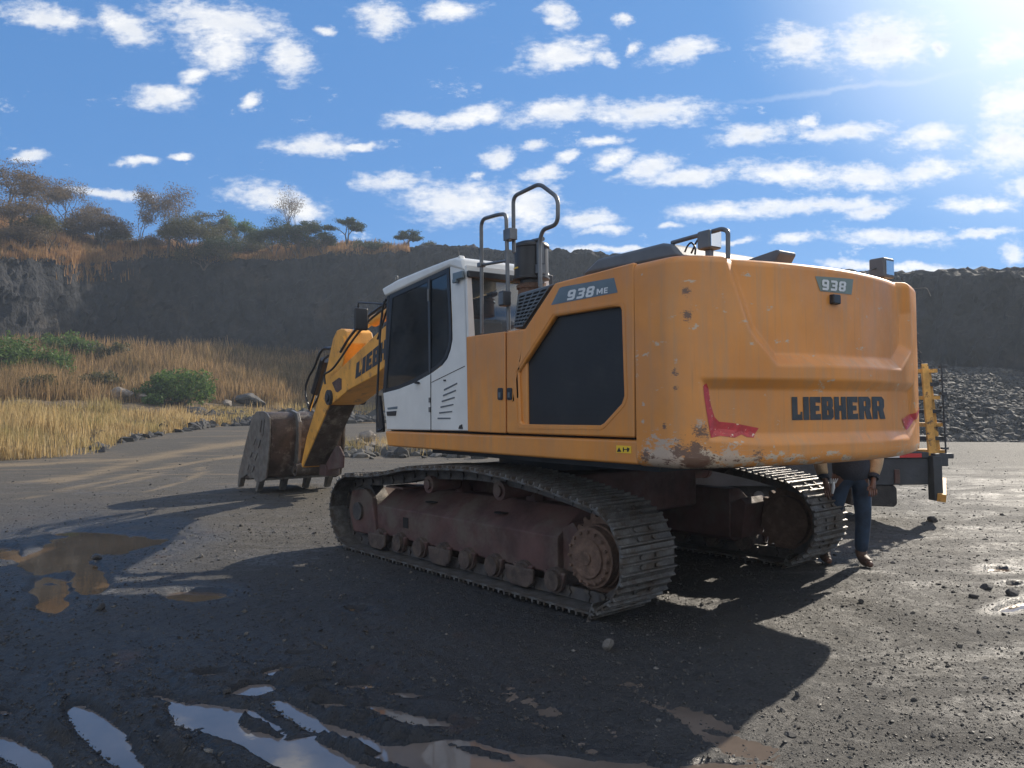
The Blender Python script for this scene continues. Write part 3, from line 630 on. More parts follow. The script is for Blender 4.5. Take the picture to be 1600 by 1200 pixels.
# seat, console, wheel inside
c = MB(); c.box((.2,.78,1.62),(.72,1.26,1.78)); c.prism([(.10,1.70),(.28,1.72),(.18,2.52),(.02,2.50)], .80, 1.24); c.box((.0,.9,2.5),(.12,1.14,2.72)); c.build('operator_seat', M['black'], CB, bevel=.04, seg=3)
c = MB(); c.box((.2,.56,1.45),(.9,.74,1.95)); c.box((.2,1.28,1.45),(.85,1.42,1.92)); c.tube([(.85,.66,1.95),(.88,.66,2.15)],.02,8); c.tube([(.8,1.34,1.92),(.83,1.34,2.12)],.02,8); c.box((1.25,.52,1.44),(1.33,.62,2.3)); c.build('control_console', M['black'], CB, bevel=.02)
# roof bits, mirrors, wiper rails in front of the cab
rail('roof_aerial', [(717,402),(716,392)], 1.3, .006, .01, CB, 'black'); rail('roof_loop', [(618,437),(617.5,431.5),(621,430.5),(621.5,436)], 1.3, .006, .02, CB)
rail('front_hand_rail', [(604,466),(598,480),(594,520),(588.5,640),(590,674),(597,671)], 1.46, .013, .06, CB, 'black')
rail('front_hand_rail', [(600,470),(592,520),(596,560)], 1.30, .010, .05, CB, 'black')
c = MB(); c.prism(SS([(586.5,618),(592.5,618),(598.5,668),(598,675),(587.5,676)],1.3), 1.3, 1.27); c.build('front_splash_plate', M['black'], CB)
x, z = S(565,499,1.35); c = MB(); c.box((x-.05,1.28,z-.14),(x+.0,1.46,z+.14)); mo = c.build('side_mirror', M['black'], CB, bevel=.02)
c = MB(); c.tube(bend([(x-.02,1.4,z+.1),(x-.05,1.42,z+.2),(1.45,1.45,2.80)],.05), .01, 8); c.build('mirror_arm', M['black'], mo, smooth=True)
rail('wiper_arm', [(590,530),(612,462)], 1.42, .012, .02, CB, 'black')

# ---- counterweight
T = 3.40; YS = 1.51
path = [(-2.636, YS)]; xc = -2.90; n = 12
phi1 = math.asin((YS-.13)/T)
arc0 = (-T*math.cos(phi1), T*math.sin(phi1))
b0, b1, b2 = Vector((xc, YS)), Vector((-3.04, YS)), Vector(arc0)
path += [tuple(b0.lerp(b1, t).lerp(b1.lerp(b2, t), t)) for t in [k/n for k in range(n+1)]]
path += [(-T*math.cos(a), T*math.sin(a)) for a in np.linspace(phi1, -phi1, 90)[1:-1]]
path += [(a, -b) for a, b in reversed(path[:n+2])]
path = [Vector(p) for p in path]; pl_ = [0.0]
for i in range(1, len(path)): pl_.append(pl_[-1]+(path[i]-path[i-1]).length)
SL = pl_[-1]
def pat(s):
    s = min(max(s, 0), SL-1e-6); i = int(np.searchsorted(pl_, s, side='right'))-1; t = (s-pl_[i])/(pl_[i+1]-pl_[i])
    p = path[i].lerp(path[i+1], t); j0, j1 = max(i-1, 0), min(i+2, len(path)-1); d_ = (path[j1]-path[j0]).normalized(); return p, Vector((d_.y, -d_.x))*1.0
def cwhit(px, py):
    d = ray(px, py); f = Vector((-math.sin(YU), math.cos(YU), 0)); l = Vector((-math.cos(YU), -math.sin(YU), 0)); o = Vector((-CX, -CY, H0))
    O = Vector((o.dot(f), o.dot(l))); Dd = Vector((d.dot(f), d.dot(l))); best = None
    for i in range(len(path)-1):
        a, e = path[i], path[i+1]-path[i]; den = Dd.x*e.y-Dd.y*e.x
        if abs(den) < 1e-9: continue
        w = a-O; t = (w.x*e.y-w.y*e.x)/den; s_ = (w.x*Dd.y-w.y*Dd.x)/den
        if -1e-6 <= s_ <= 1+1e-6 and t > 0 and (best is None or t < best[0]): best = (t, pl_[i]+s_*e.length)
    if best is None: return (SL*.9, H0)
    return (best[1], H0+d.z*best[0])
outw = -1 if pat(SL/2)[1].x > 0 else 1
def seg_d(P, poly):
    x, y = P; ins = False; dm = 9
    for i in range(len(poly)):
        (x0, y0), (x1, y1) = poly[i], poly[(i+1) % len(poly)]
        if (y0 > y) != (y1 > y) and x < (x1-x0)*(y-y0)/(y1-y0)+x0: ins = not ins
        ex, ey = x1-x0, y1-y0; t = max(0, min(1, ((x-x0)*ex+(y-y0)*ey)/(ex*ex+ey*ey))); dm = min(dm, math.hypot(x-x0-t*ex, y-y0-t*ey))
    return dm if ins else -dm
pA = [cwhit(*p) for p in [(1133,403),(1172,518),(1215,571),(1409,578),(1424,548)]]; pA = [(pA[0][0]-.03, 2.9)]+pA+[(pA[-1][0]+.02, 2.35),(pA[-1][0]-.10, 2.9)]
pB = [cwhit(*p) for p in [(1094,591),(1108,688),(1190,695),(1422,686),(1432,660),(1427,600)]]
pC = [cwhit(*p) for p in [(1262,380),(1276,420),(1352,436),(1362,380)]]
def recess(s, z):
    P = (s, z); r = 0
    dA = seg_d(P, pA); r += .075*min(1, max(0, dA/.085))
    dB = seg_d(P, pB); r += .040*min(1, max(0, dB/.07))
    return r
ZB, ZT = 1.185, 2.605
rows = [(ZB, .30), (ZB, .075)]+[(ZB+.075*(1-math.cos(a)), .075*(1-math.sin(a))) for a in np.linspace(0, PI/2, 6)[1:]]
rows += [(z, 0) for z in np.arange(ZB+.09, ZT-.05, .0115)]
rows += [(ZT-.05+.05*math.sin(a), .05*(1-math.cos(a))) for a in np.linspace(0, PI/2, 6)]+[(ZT+.012, .25)]
ss = np.unique(np.concatenate([np.array(pl_[:n+2]), np.arange(pl_[n+1], SL-pl_[n+1], .0125), SL-np.array(pl_[:n+2])]))
def cwpoint(s, z, off=0.0, inset=None):
    p, nn = pat(s); k = (inset if inset is not None else 0)+(recess(s, z) if (inset is None or inset < .06) else 0)-off
    q = p-nn*outw*k; return Vector((q.x, q.y, z))
V = [cwpoint(s, z, 0, i) for z, i in rows for s in ss]; m_ = len(ss)
Fq = [(r*m_+k, r*m_+k+1, (r+1)*m_+k+1, (r+1)*m_+k) for r in range(len(rows)-1) for k in range(m_-1)]
Fq += [tuple(range(m_)), tuple((len(rows)-1)*m_+k for k in range(m_))]
c = MB(); c.add(V, Fq); CW = c.build('counterweight', M['yellow_worn'], EX, smooth=True)
def cwh(off, rec=True):
    def f(px, py):
        s, z = cwhit(px, py); return cwpoint(s, z, off)
    return f
lettering('maker_lettering', 'LIEBHERR', [(1244,656.5),(1391.5,654.5),(1389.5,619.5),(1243,620)], cwh(.004), M['text_dark'], CW, .045)
def sticker(name, poly, m, off=.003, n=14):   # triangulated finely so that it follows the curved face
    sp = [cwhit(*p) for p in poly]; x0, x1 = min(p[0] for p in sp), max(p[0] for p in sp)
    bm = bmesh.new(); vs = [bm.verts.new((a, b, 0)) for a, b in sp]; bm.faces.new(vs); bmesh.ops.triangulate(bm, faces=bm.faces[:])
    for i in range(5):
        lg = [e for e in bm.edges if e.calc_length() > .035]
        if lg: bmesh.ops.subdivide_edges(bm, edges=lg, cuts=1); bmesh.ops.triangulate(bm, faces=bm.faces[:])
    mb = MB(); mb.add([cwpoint(v_.co.x, v_.co.y, off) for v_ in bm.verts], [tuple(v_.index for v_ in f_.verts) for f_ in bm.faces] if not bm.verts.index_update() else []); bm.free()
    return mb.build(name, m, CW)
d938 = sticker('model_decal', [(1287,429),(1348,434),(1345,458.5),(1295,452.5)], M['decal_green'])
lettering('model_number', '938', [(1297.5,451),(1336,454),(1337.5,438.5),(1297,434)], cwh(.007), M['text_lt'], CW, .06, .05)
sticker('red_chevron', [(1099.5,602),(1106,599),(1111,607),(1114,630),(1121,652),(1128,659),(1150,661),(1191,669),(1181,684),(1170,683),(1163,679),(1150,684),(1128,681),(1112,684),(1109,668),(1104,640),(1101,622)], M['red'])
sticker('red_chevron', [(1417,655),(1435,640),(1437,668),(1423,672)], M['red'], .004)
c = MB(); s_, z_ = cwhit(1316,466); p = cwpoint(s_, z_, .0); c.box((p.x-.035,p.y-.05,z_-.035),(p.x+.02,p.y+.04,z_+.035)); c.build('rear_camera', M['black'], CW, bevel=.01)
# ---------------------------------------------------------------- boom, stick, bucket
YB, YK = .29, .235
tip = SS([(586,587),(545,609),(520,630),(512,633),(506,628),(503,618),(506,607),(516,590),(537,570),(560,548),(590,519)], YB)
t0 = tip[-1]; b0_ = tip[0]
boom = tip+[(3.1,3.08),(2.6,3.17),(2.15,3.16),(1.7,3.02),(.55,2.35),(.2,2.15),(.1,1.85),(.3,1.65),(.6,1.7),(1.7,2.45),(2.2,2.72),(2.7,2.66)]
c = MB(); c.prism(boom, YB, -YB); BO = c.build('boom', M['yellow_dirty'], EX, bevel=.02)
def bh(off):
    def f(px, py):
        a = S(px, py, YB+off); return Vector((a[0], YB+off, a[1]))
    return f
lettering('maker_lettering', 'LIEBHERR', [(555,592),(637.5,538),(637.5,501),(557,567.5)], bh(.004), M['text_dark'], BO, .05)
# plate detail on the boom tip and the pin
c = MB(); x, z = S(514,621,YB+.02)
c.cyl((x,YB+.02,z),'Y',.13,.05,28); c.cyl((x,YB+.05,z),'Y',.07,.04,20); c.build('boom_pin', M['trailer'], BO, smooth=True); c = MB(); c.cyl((x,-YB-.02,z),'Y',.13,.05,28); c.build('boom_pin', M['trailer'], BO, smooth=True)
c = MB(); c.prism(SS([(519,598),(530,590),(534,592),(534,608),(528,613),(525,612)],YB), YB+.001, YB+.004); c.build('boom_recess', M['rust'], BO)
# boom cylinders (one each side)
for sg in (1, -1):
    c = MB(); a = Vector((1.35,.42*sg,1.55)); b = Vector((3.0,.42*sg,2.72)); m_i = a.lerp(b,.62)
    c.tube([a, m_i], .085, 18); bc = c.build('boom_cylinder', M['yellow_dirty'], EX, smooth=True)
    c = MB(); c.tube([m_i, b], .048, 14); c.cyl(tuple(b),'Y',.09,.12,18); c.cyl(tuple(a),'Y',.1,.12,18); c.build('cylinder_rod', M['chrome'], bc, smooth=True)
# stick
sk = SS([(532,513.5),(526,516),(520,529),(513,562),(506,593),(500,612),(479,682),(467,742),(474,727),(515,631),(531,592),(538,556),(544,536),(541,518),(537,514)], YK)
c = MB(); c.prism(sk, YK, -YK); ST = c.build('stick', M['yellow_dirty'], EX, bevel=.018)
# mud-brown underside plates
a0, a1 = S(515,632,YK), S(474,727,YK)
c = MB(); nrm = Vector((a1[0]-a0[0], a1[1]-a0[1])).normalized(); off = Vector((nrm.y, -nrm.x)); off = off if off.x < 0 else -off
off = off*.012
c.prism([(a0[0]+off.x, a0[1]+off.y), (a1[0]+off.x, a1[1]+off.y), (a1[0]+off.x*2.2, a1[1]+off.y*2.2), (a0[0]+off.x*2.2, a0[1]+off.y*2.2)], YK-.012, -YK+.01)
c.build('stick_underside', M['bucket'], ST)
c = MB(); x, z = S(534,524,YK); c.cyl((x-.1,YK+.02,z-.12),'Y',.10,.05,24); c.build('stick_boss', M['yellow_dirty'], ST, smooth=True)
c = MB(); x, z = S(472,735,.2); c.tube([(x,.34,z+.02),(x,-.34,z+.02)], .12, 24); c.tube([(x,.38,z+.02),(x,-.38,z+.02)], .06, 16); c.build('stick_foot', M['bucket'], ST, smooth=True)
FX, FZ = x, z
# stick cylinder along the top of the boom
pe = S(536,526,.0); a = Vector((2.5,0,3.36)); b = Vector((pe[0]-.05,0,pe[1]-.02)); m_i = a.lerp(b,.66)
c = MB(); c.tube([a, m_i], .095, 20); sc_ = c.build('stick_cylinder', M['yellow_dirty'], EX, smooth=True)
c = MB(); c.tube([m_i, b], .052, 14); c.cyl(tuple(b),'Y',.10,.16,20); c.build('cylinder_rod', M['chrome'], sc_, smooth=True)
c = MB()
for yy, dz in ((.16,.08),(.22,.03),(-.16,.08)):
    P = [Vector((2.3,yy,3.22+dz)), Vector((3.1,yy,3.12+dz)), Vector((4.0,yy,2.86+dz)), Vector((4.9,yy,2.42+dz)), Vector((5.5,yy,2.10+dz)), Vector((5.9,yy+.05,1.9+dz))]
    c.tube(bend(P,.3), .018, 8)
c.build('boom_hoses', M['rubber'], BO, smooth=True)
c = MB(); c.tube([(2.25,.05,3.16),(2.3,.05,3.36),(2.7,.05,3.34)], .07, 10); c.box((2.15,-.12,3.10),(2.45,.12,3.32)); c.build('cylinder_bracket', M['yellow_dirty'], BO, bevel=.02)
# hose bundle lying over the cab side of the boom, seen ahead of the windscreen
c = MB()
for pts, yy, r_ in (([(618,470),(600,482),(575,502),(552,530),(535,556),(519,578),(506,585),(508,600)],.33,.018), ([(622,466),(596,478),(570,498),(545,528),(532,550)],.36,.022)):
    c.tube(bend([(S(a,b,yy)[0], yy, S(a,b,yy)[1]) for a, b in pts],.2), r_, 8)
c.build('boom_hoses', M['rubber'], BO, smooth=True)
# bucket cylinder on the far face of the stick and its hoses
ca, cb = S(509,562,.0), S(486,640,.0)
c = MB(); c.tube([(ca[0]+.05,0,ca[1]),((ca[0]*.35+cb[0]*.65)+.05,0,ca[1]*.35+cb[1]*.65)], .085, 18); bc = c.build('bucket_cylinder', M['black'], EX, smooth=True)
c = MB(); c.tube([((ca[0]*.35+cb[0]*.65)+.05,0,ca[1]*.35+cb[1]*.65),(cb[0]+.05,0,cb[1])], .05, 14); c.build('cylinder_rod', M['chrome'], bc, smooth=True)
c = MB()
for pts in ([(517,545),(505,543),(496,560),(492,572),(482,590),(477,605),(478,622),(483,638)], [(513,556),(505,562),(500,585),(492,612),(487,628),(483,638)], [(521,566),(511,585),(506,600),(497,622),(489,636)]):
    for yy in (.10,.16): c.tube(bend([(S(a,b,yy)[0], yy, S(a,b,yy)[1]) for a, b in pts],.2), .021, 8)
c.build('bucket_hoses', M['rubber'], EX, smooth=True)
c = MB(); c.tube(bend([(S(a,b,.13)[0], .13, S(a,b,.13)[1]) for a, b in [(518,543),(507,545),(499,551),(496,562)]],.12), .026, 8); c.build('steel_pipe', M['rail'], EX, smooth=True)
# linkage
c = MB(); lq = SS([(521,697),(527,697),(535,713),(535,728),(531,735),(510,735),(508,722)], -.1)
for y0, y1 in ((-.24,-.28),(-.02,-.06),):
    c.prism(SS([(524,697),(529,697),(536,712),(535,731),(512,735),(509,724)], y0), y0, y1)
c.box((FX-.62,-.30,FZ-.08),(FX-.30,-.02,FZ+.12)); c.build('bucket_link', M['rust'], EX, bevel=.015)
# bucket: rounded shell, side plates, ribs, lip and four teeth
WB = .76
pp = SS([(402,644),(410,643.5),(415,646),(418,652),(419.5,668),(419,690),(416.5,722),(413,747),(380,750),(374,742),(384,694),(395,655)], WB)
c = MB(); c.prism(pp, WB-.03, -WB+.03); BK = c.build('bucket', M['bucket'], EX, bevel=.05, seg=3)
sp_ = SS([(400,643),(411,642.5),(416.5,645.5),(420,652),(421,668),(420.5,690),(418,724),(415,748),(408,753),(399,752),(396,747),(390,748),(386,741),(378,747),(372,741),(383,694),(393,654)], WB)
for y0, y1 in ((WB-.03,WB),(-WB,-WB+.03)):
    c = MB(); c.prism(sp_, y0, y1); c.build('side_plate', M['bucketgrey'], BK, bevel=.008)
c = MB()
for q in ([(409,652),(414,655),(411,682),(406,680)], [(399,684),(408,688),(404,700),(395,696)], [(394,704),(403,708),(399,720),(390,716)], [(389,724),(398,728),(395,738),(386,735)]):
    o_ = SS(q, WB); i_ = SS(grow(q,.68), WB); c.ring(o_, [i_], WB+.0005, WB+.014)
c.build('side_rib', M['bucketgrey'], BK, bevel=.003)
for yy in (.20,-.20):
    c = MB(); dq_ = SS([(404,642),(412,641),(420,646),(423,660),(423,700),(420,742),(413,742),(414,690),(414,660)], WB)
    c.prism(dq_, yy+.03, yy-.03); c.build('bucket_ear', M['bucketgrey'], BK, bevel=.01)
sx, sz = S(396,700,WB)
c = MB(); c.box((8.3,-WB+.02,.26),(8.66,WB-.02,.31)); c.build('cutting_edge', M['bucketgrey'], BK, bevel=.012)
tx, tz = S(381,748,WB)
for yy, x0 in ((.70,8.72),(.235,8.72),(-.235,8.72),(-.70,8.72),(.70,9.98)):
    c = MB(); w = .055
    prof = [(x0-.30,.38),(x0-.05,.40),(x0+.10,.04),(x0+.04,.005),(x0-.02,.02)]
    c.prism(prof, yy-w, yy+w); c.build('tooth', M['bucketgrey'], BK, bevel=.015)
# ================================================================ LOWBOY TRAILER behind the excavator
TR = empty('lowboy_trailer', (5.62,10.42,0), 0); tag(TR, 'dark flatbed trailer behind the excavator with a yellow ramp standing at its end', 'trailer')
c = MB(); c.box((-4.0,0,.51),(0,.10,.87)); c.box((-4.0,2.3,.51),(0,2.4,.87)); c.box((-.10,.10,.53),(0,2.3,.87))
for k in range(5): c.box((-3.7+k*.75,.10,.6),(-3.6+k*.75,2.3,.80))
c.build('trailer_frame', M['trailer'], TR, bevel=.012)
c = MB(); c.box((-4.0,-.02,.872),(0,2.42,.95)); c.build('deck', M['trailer'], TR, bevel=.01)
for k in range(13):
    x = -.10-k*.30
    c = MB(); c.box((x-.30,-.026,.88),(x,-.021,.935)); c.build('reflective_tape', M['tape_r'] if k % 2 == 0 else M['tape_w'], TR)
c = MB(); c.box((-.47,-.03,.53),(-.40,.0,.72)); c.build('side_bracket', M['rust'], TR, bevel=.008)
c = MB(); c.prism([(-1.05,.24),(-.46,.21),(-.42,.25),(-.42,.46),(-.46,.51),(-1.05,.50)], .02, .35); c.build('underrun_guard', M['tyre'], TR, bevel=.02, seg=3)
for x in (-2.25,):
    for y in (.20, 1.9):
        c = MB(); c.cyl((x,y+.12,.36),'Y',.36,.26,36); c.cyl((x,y+.12,.36),'Y',.34,.29,36); w = c.build('wheel', M['tyre'], TR, smooth=True, bevel=.02)
        c = MB(); c.cyl((x,y-.005,.36),'Y',.2,.03,24); c.cyl((x,y-.02,.36),'Y',.07,.05,16); c.build('rim', M['grey'], w, smooth=True)
c = MB(); c.tube([(-2.25,.3,.36),(-2.25,2.2,.36)],.06,10); c.build('axle', M['trailer'], TR)
c = MB(); c.cyl((-3.55,.10,.70),'X',.09,.36,20); at_ = c.build('air_tank', M['grey'], TR, smooth=True)
c = MB(); c.cyl((-3.80,.10,.70),'X',.085,.12,18); c.build('tank_cap', M['jacket'], at_, smooth=True)
c = MB(); c.cyl((-3.32,.10,.70),'X',.085,.05,18); c.build('tank_cap', M['orange_lens'], at_, smooth=True)
M['ramp'] = mat('yellow_ramp_paint', (.66,.36,.08), .6, .0, .35, 4, .2, 40, (.06,.04,.03), .52, .66, 8)
lean = lambda z: .03-.07*(z-.9)
W_ = .42
for yy in (.05, 1.75):
    rp = MB()
    rp.prism([(.02+lean(.95),.80),(.13+lean(.95),.80),(.12+lean(2.15),2.15),(.03+lean(2.15),2.15)], yy, yy+.045)
    o = rp.build('loading_ramp', M['ramp'], TR, bevel=.008)
    rp = MB(); rp.prism([(.02+lean(.95),.80),(.12+lean(.95),.80),(.11+lean(2.15),2.15),(.03+lean(2.15),2.15)], yy+W_, yy+W_+.045); rp.build('ramp_rail', M['ramp'], o, bevel=.008)
    rp = MB(); rp.prism([(.16+lean(.95),.95),(.23+lean(.95),.95),(.20+lean(2.0),2.05),(.15+lean(2.0),2.05)], yy+.10, yy+.26); rp.build('ramp_stiffener', M['ramp'], o, bevel=.008)
    for k in range(7):
        z = .92+k*.185; c = MB(); c.box((.00+lean(z),yy+.045,z),(.26+lean(z),yy+W_,z+.05)); c.build('ramp_rung', M['trailer'] if k % 2 else M['ramp'], o)
    up = MB()
    for y in (yy+.02, yy+W_-.02): up.tube([(-.02,y,2.1),(-.16,y,3.25)], .009, 6)
    uo = up.build('upper_ramp_rail', M['trailer'], o)
    for k in range(8):
        z = 2.2+k*.13; x = -.02-.14*(z-2.1)/1.15; c = MB(); c.tube([(x-.06,yy+.02,z+.05),(x+.03,yy+.02,z-.03)], .008, 6); c.tube([(x,yy+.02,z-.03),(x,yy+W_,z-.03)], .006, 5); c.build('ramp_rung', M['bucketgrey'], uo)
c = MB(); c.tube(bend([(-.25,.1,3.34),(-.14,.1,3.18),(.10,.1,3.20),(.15,.1,3.08)],.04), .006, 6); c.build('lattice_tip', M['bucketgrey'], TR)
c = MB(); c.tube([(.27,.05,.9),(.24,.05,2.15)], .012, 6)
for k in range(7): c.box((.22,.03,.98+k*.185),(.30,.09,1.01+k*.185))
c.build('ladder_rail', M['trailer'], TR)
c = MB(); c.box((.06,-.06,.76),(.24,.12,.93)); c.box((.15,-.02,.86),(.34,.2,.93)); c.build('ramp_hinge', M['trailer'], TR, bevel=.01)
c = MB(); c.prism([(.02,.90),(.14,.90),(.15,.30),(.03,.30)], -.08, .08); c.build('stabiliser_leg', M['trailer'], TR, bevel=.008)
c = MB(); c.tube([(.10,-.12,.34),(.52,.62,.50)], .075, 4); c.build('ramp_foot', M['ramp'], TR, bevel=.006)

# ================================================================ PERSON
def skin(name, verts, edges, rad, m, parent=None, sub=2, root=0):
    bm = bmesh.new(); lay = bm.verts.layers.skin.verify(); vs = [bm.verts.new(v_) for v_ in verts]
    for a, b in edges: bm.edges.new((vs[a], vs[b]))
    for i, v_ in enumerate(vs):
        r_ = rad[i]; v_[lay].radius = r_ if isinstance(r_, tuple) else (r_, r_); v_[lay].use_root = (i == root)
    me = bpy.data.meshes.new(name); bm.to_mesh(me); bm.free(); me.materials.append(m)
    o = bpy.data.objects.new(name, me); COL.objects.link(o)
    s_ = o.modifiers.new('skin', 'SKIN'); s_.use_smooth_shade = True; s_.branch_smoothing = .5
    su = o.modifiers.new('sub', 'SUBSURF'); su.levels = sub; su.render_levels = sub
    if parent: o.parent = parent
    return o
pf = gp(1349, 884)
PE = empty('person', (pf.x-.10, pf.y, 0), R(0)); tag(PE, 'person in tan jacket and blue jeans standing behind the counterweight', 'person')
# local frame: faces -Y (towards the camera), x to the right of the picture
hipL, hipR = (.09,0,.92), (-.09,0,.92)
V_ = [(0,0,.95),(0,.01,1.12),(0,.02,1.32),(0,.02,1.46),(0,.0,1.54),(0,-.01,1.60),(0,-.015,1.68),(0,-.01,1.76)]
E_ = [(0,1),(1,2),(2,3),(3,4),(4,5),(5,6),(6,7)]
Rr = [(.15,.11),(.15,.11),(.18,.12),(.13,.09),(.055,.055),(.06,.065),(.075,.095),(.06,.08)]
def limb(pts, rs, root_i):
    k = root_i
    for p, r_ in zip(pts, rs):
        V_.append(p); Rr.append(r_); E_.append((k, len(V_)-1)); k = len(V_)-1
    return k
legs = {1: [(.10,0,.90),(.10,-.02,.48),(.09,.03,.09)], -1: [(-.11,0,.90),(-.17,.05,.50),(-.20,.22,.10)]}
for sg, L in legs.items():
    k = limb(L, [.10,.062,.045], 0); a = L[2]; limb([(a[0]+.01*sg, a[1]-.10, .05),(a[0]+.02*sg,a[1]-.19,.035)], [.04,.03], k)
arms = {1: [(.20,.02,1.43),(.28,.05,1.10),(.175,-.10,.88),(.15,-.14,.80)], -1: [(-.20,.02,1.43),(-.30,.03,1.12),(-.31,-.10,.88),(-.30,-.13,.80)]}
for sg, A in arms.items():
    k = limb(A[:1], [.06], 3); k = limb(A[1:3], [.045,.030], k); k = limb([A[3]], [(.036,.022)], k); h = Vector(A[3])
    hd_ = (Vector(A[3])-Vector(A[2])).normalized(); sx_ = Vector((1,0,0)); 
    for j, (ox, ln) in enumerate(((-.033,.070),(-.011,.080),(.011,.075),(.033,.058))):
        b_ = h+sx_*ox+hd_*.045
        limb([tuple(b_), tuple(b_+hd_*ln*.5+Vector((0,-.008,0))), tuple(b_+hd_*ln*.85+Vector((0,.010,-.004)))], [.0105,.0095,.008], k)
    b_ = h+sx_*(-.045 if sg > 0 else .045); limb([tuple(b_+hd_*.01), tuple(b_+hd_*.045+Vector((-.012*sg,-.014,0)))], [.011,.009], k)
skin('body', V_, E_, Rr, M['skin'], PE)
skin('jeans', [(0,0,1.0),(0,0,.93),(.10,0,.86),(.102,-.02,.48),(.092,.025,.12),(-.10,0,.86),(-.17,.05,.50),(-.20,.215,.13)], [(0,1),(1,2),(2,3),(3,4),(1,5),(5,6),(6,7)], [(.165,.12),(.165,.12),.105,.080,.066,.105,.080,.066], M['jeans'], PE, 2, 1)
skin('shirt', [(0,0,.80),(0,0,1.0),(0,.01,1.2),(0,.02,1.40)], [(0,1),(1,2),(2,3)], [(.20,.145),(.20,.145),(.19,.13),(.16,.11)], M['shirt'], PE)
skin('jacket_back', [(0,.06,.98),(0,.065,1.2),(0,.05,1.42)], [(0,1),(1,2)], [(.20,.10),(.21,.10),(.19,.09)], M['jacket'], PE)
for sg in (1, -1):
    A = arms[sg]; a2 = Vector(A[2]); a1 = Vector(A[1])
    m1 = a1.lerp(a2,.5)+Vector((.012*sg,.01,0))
    skin('jacket_sleeve', [A[0], tuple(a1), tuple(m1), tuple(a1.lerp(a2,.93))], [(0,1),(1,2),(2,3)], [.085,.082,.068,.052], M['jacket'], PE)
    cuff = MB(); d_ = (a2-a1).normalized(); cuff.tube([a1.lerp(a2,.90), a1.lerp(a2,1.03)], [.054,.050], 16); cuff.build('knit_cuff', M['shirt'], PE, smooth=True)
    L = legs[sg]; a = L[2]
    skin('boot', [(a[0],a[1]+.0,.17),(a[0],a[1]+.01,.07),(a[0]+.012*sg,a[1]-.09,.055),(a[0]+.02*sg,a[1]-.17,.045)], [(0,1),(1,2),(2,3)], [.058,.062,.052,.044], M['boot'], PE, 2, 1)
skin('hair', [(0,.01,1.72),(0,.0,1.80)], [(0,1)], [(.082,.10),(.07,.085)], M['hair'], PE)
c = MB(); c.tube([(0,-.10,1.69),(0,-.125,1.665),(0,-.10,1.655)], [.012,.017,.01], 8); c.build('nose', M['skin'], PE, smooth=True)
for sg in (1,-1):
    c = MB(); c.tube([(.078*sg,-.0,1.66),(.088*sg,.005,1.69)], [.012,.018], 8); c.build('ear', M['skin'], PE, smooth=True)
    c = MB(); c.cyl((.03*sg,-.098,1.70),'Y',.010,.012,10); c.build('eye', M['hair'], PE)
c = MB(); c.box((-.022,-.100,1.625),(.022,-.088,1.631)); c.build('mouth', M['boot'], PE)
gl = empty('work_glove', (PE.location.x-.27, PE.location.y-.19, .80)); 
c = MB(); c.tube([(0,0,-.06),(.005,-.01,.0),(.01,0,.05)], [.010,.018,.014], 10); c.build('glove_palm', M['text_lt'], gl, smooth=True)
for j in range(4):
    c = MB(); c.tube([(.01+(j-1.5)*.014,0,.04),(.02+(j-1.5)*.022,-.01,.085)], [.007,.005], 8); c.build('glove_finger', M['text_lt'], gl, smooth=True)
tag(gl, 'small white work glove held in the hand nearest the far track', 'glove')
# ================================================================ TERRAIN
def vnoise(P, seed=0):     # value noise, P (n,2) or (n,3)
    P = np.asarray(P, dtype=np.float64)
    if P.shape[1] == 2: P = np.column_stack([P, np.zeros(len(P))])
    i = np.floor(P).astype(np.int64); f = P-i; f = f*f*(3-2*f); out = 0
    for dx in (0, 1):
        for dy in (0, 1):
            for dz in (0, 1):
                h = (i[:,0]+dx)*374761393+(i[:,1]+dy)*668265263+(i[:,2]+dz)*2147483647+seed*974634777
                h = (h ^ (h >> 13))*1274126177; h = (h ^ (h >> 16)) & 0xffff
                w = (f[:,0] if dx else 1-f[:,0])*(f[:,1] if dy else 1-f[:,1])*(f[:,2] if dz else 1-f[:,2]); out = out+w*h/65535.0
    return out*2-1
def fbm(P, o=5, seed=0, g=.5):
    P = np.asarray(P, float); a, s, r = 1.0, 0, 0
    for k in range(o): r = r+a*vnoise(P*2**k+k*17.3, seed+k); s += a; a *= g
    return r/s
def sstep(x, a, b): t = np.clip((x-a)/(b-a), 0, 1); return t*t*(3-2*t)
def grid_axis(lo, hi, fine, a, b, grow_=1.10):
    xs = list(np.arange(a, b, fine)); d_ = fine
    while xs[-1] < hi: d_ *= grow_; xs.append(xs[-1]+d_)
    d_ = fine; lf = [a]
    while lf[-1] > lo: d_ *= grow_; lf.append(lf[-1]-d_)
    return np.array(lf[:0:-1]+xs)
def base_h(x, y):
    return .65*sstep(y, 18, 50)*sstep(x, 8, -8)
WATER = [(165,1148,80,26,-42),(205,1190,50,20,-30),(40,1178,90,20,-28),(8,1110,22,7,-8),(385,1143,130,34,-24),(500,1180,120,34,-8),(620,1190,120,26,0),(470,1112,46,11,-28),(560,1150,60,14,-20),(392,1074,42,11,8),(445,1043,40,7,8),(497,1078,16,5,0),(520,1097,26,7,-5),
         (700,1176,150,28,-6),(880,1196,200,26,-3),(1040,1206,90,12,0),(600,1105,40,7,-10),(330,1050,34,5,4),(250,1085,26,5,-12),(560,1068,26,5,0),(640,1082,34,6,-6),(470,1020,24,3,0),(1120,1190,60,6,0),(660,1120,50,6,-8),(155,845,115,20,3),(90,870,70,34,20),(80,920,40,38,0),(135,905,34,28,0),(8,862,26,12,0),(310,930,56,12,2),(560,950,20,4,0),(1563,890,26,6,0),(1580,912,18,4,0),(1590,945,40,9,10)]
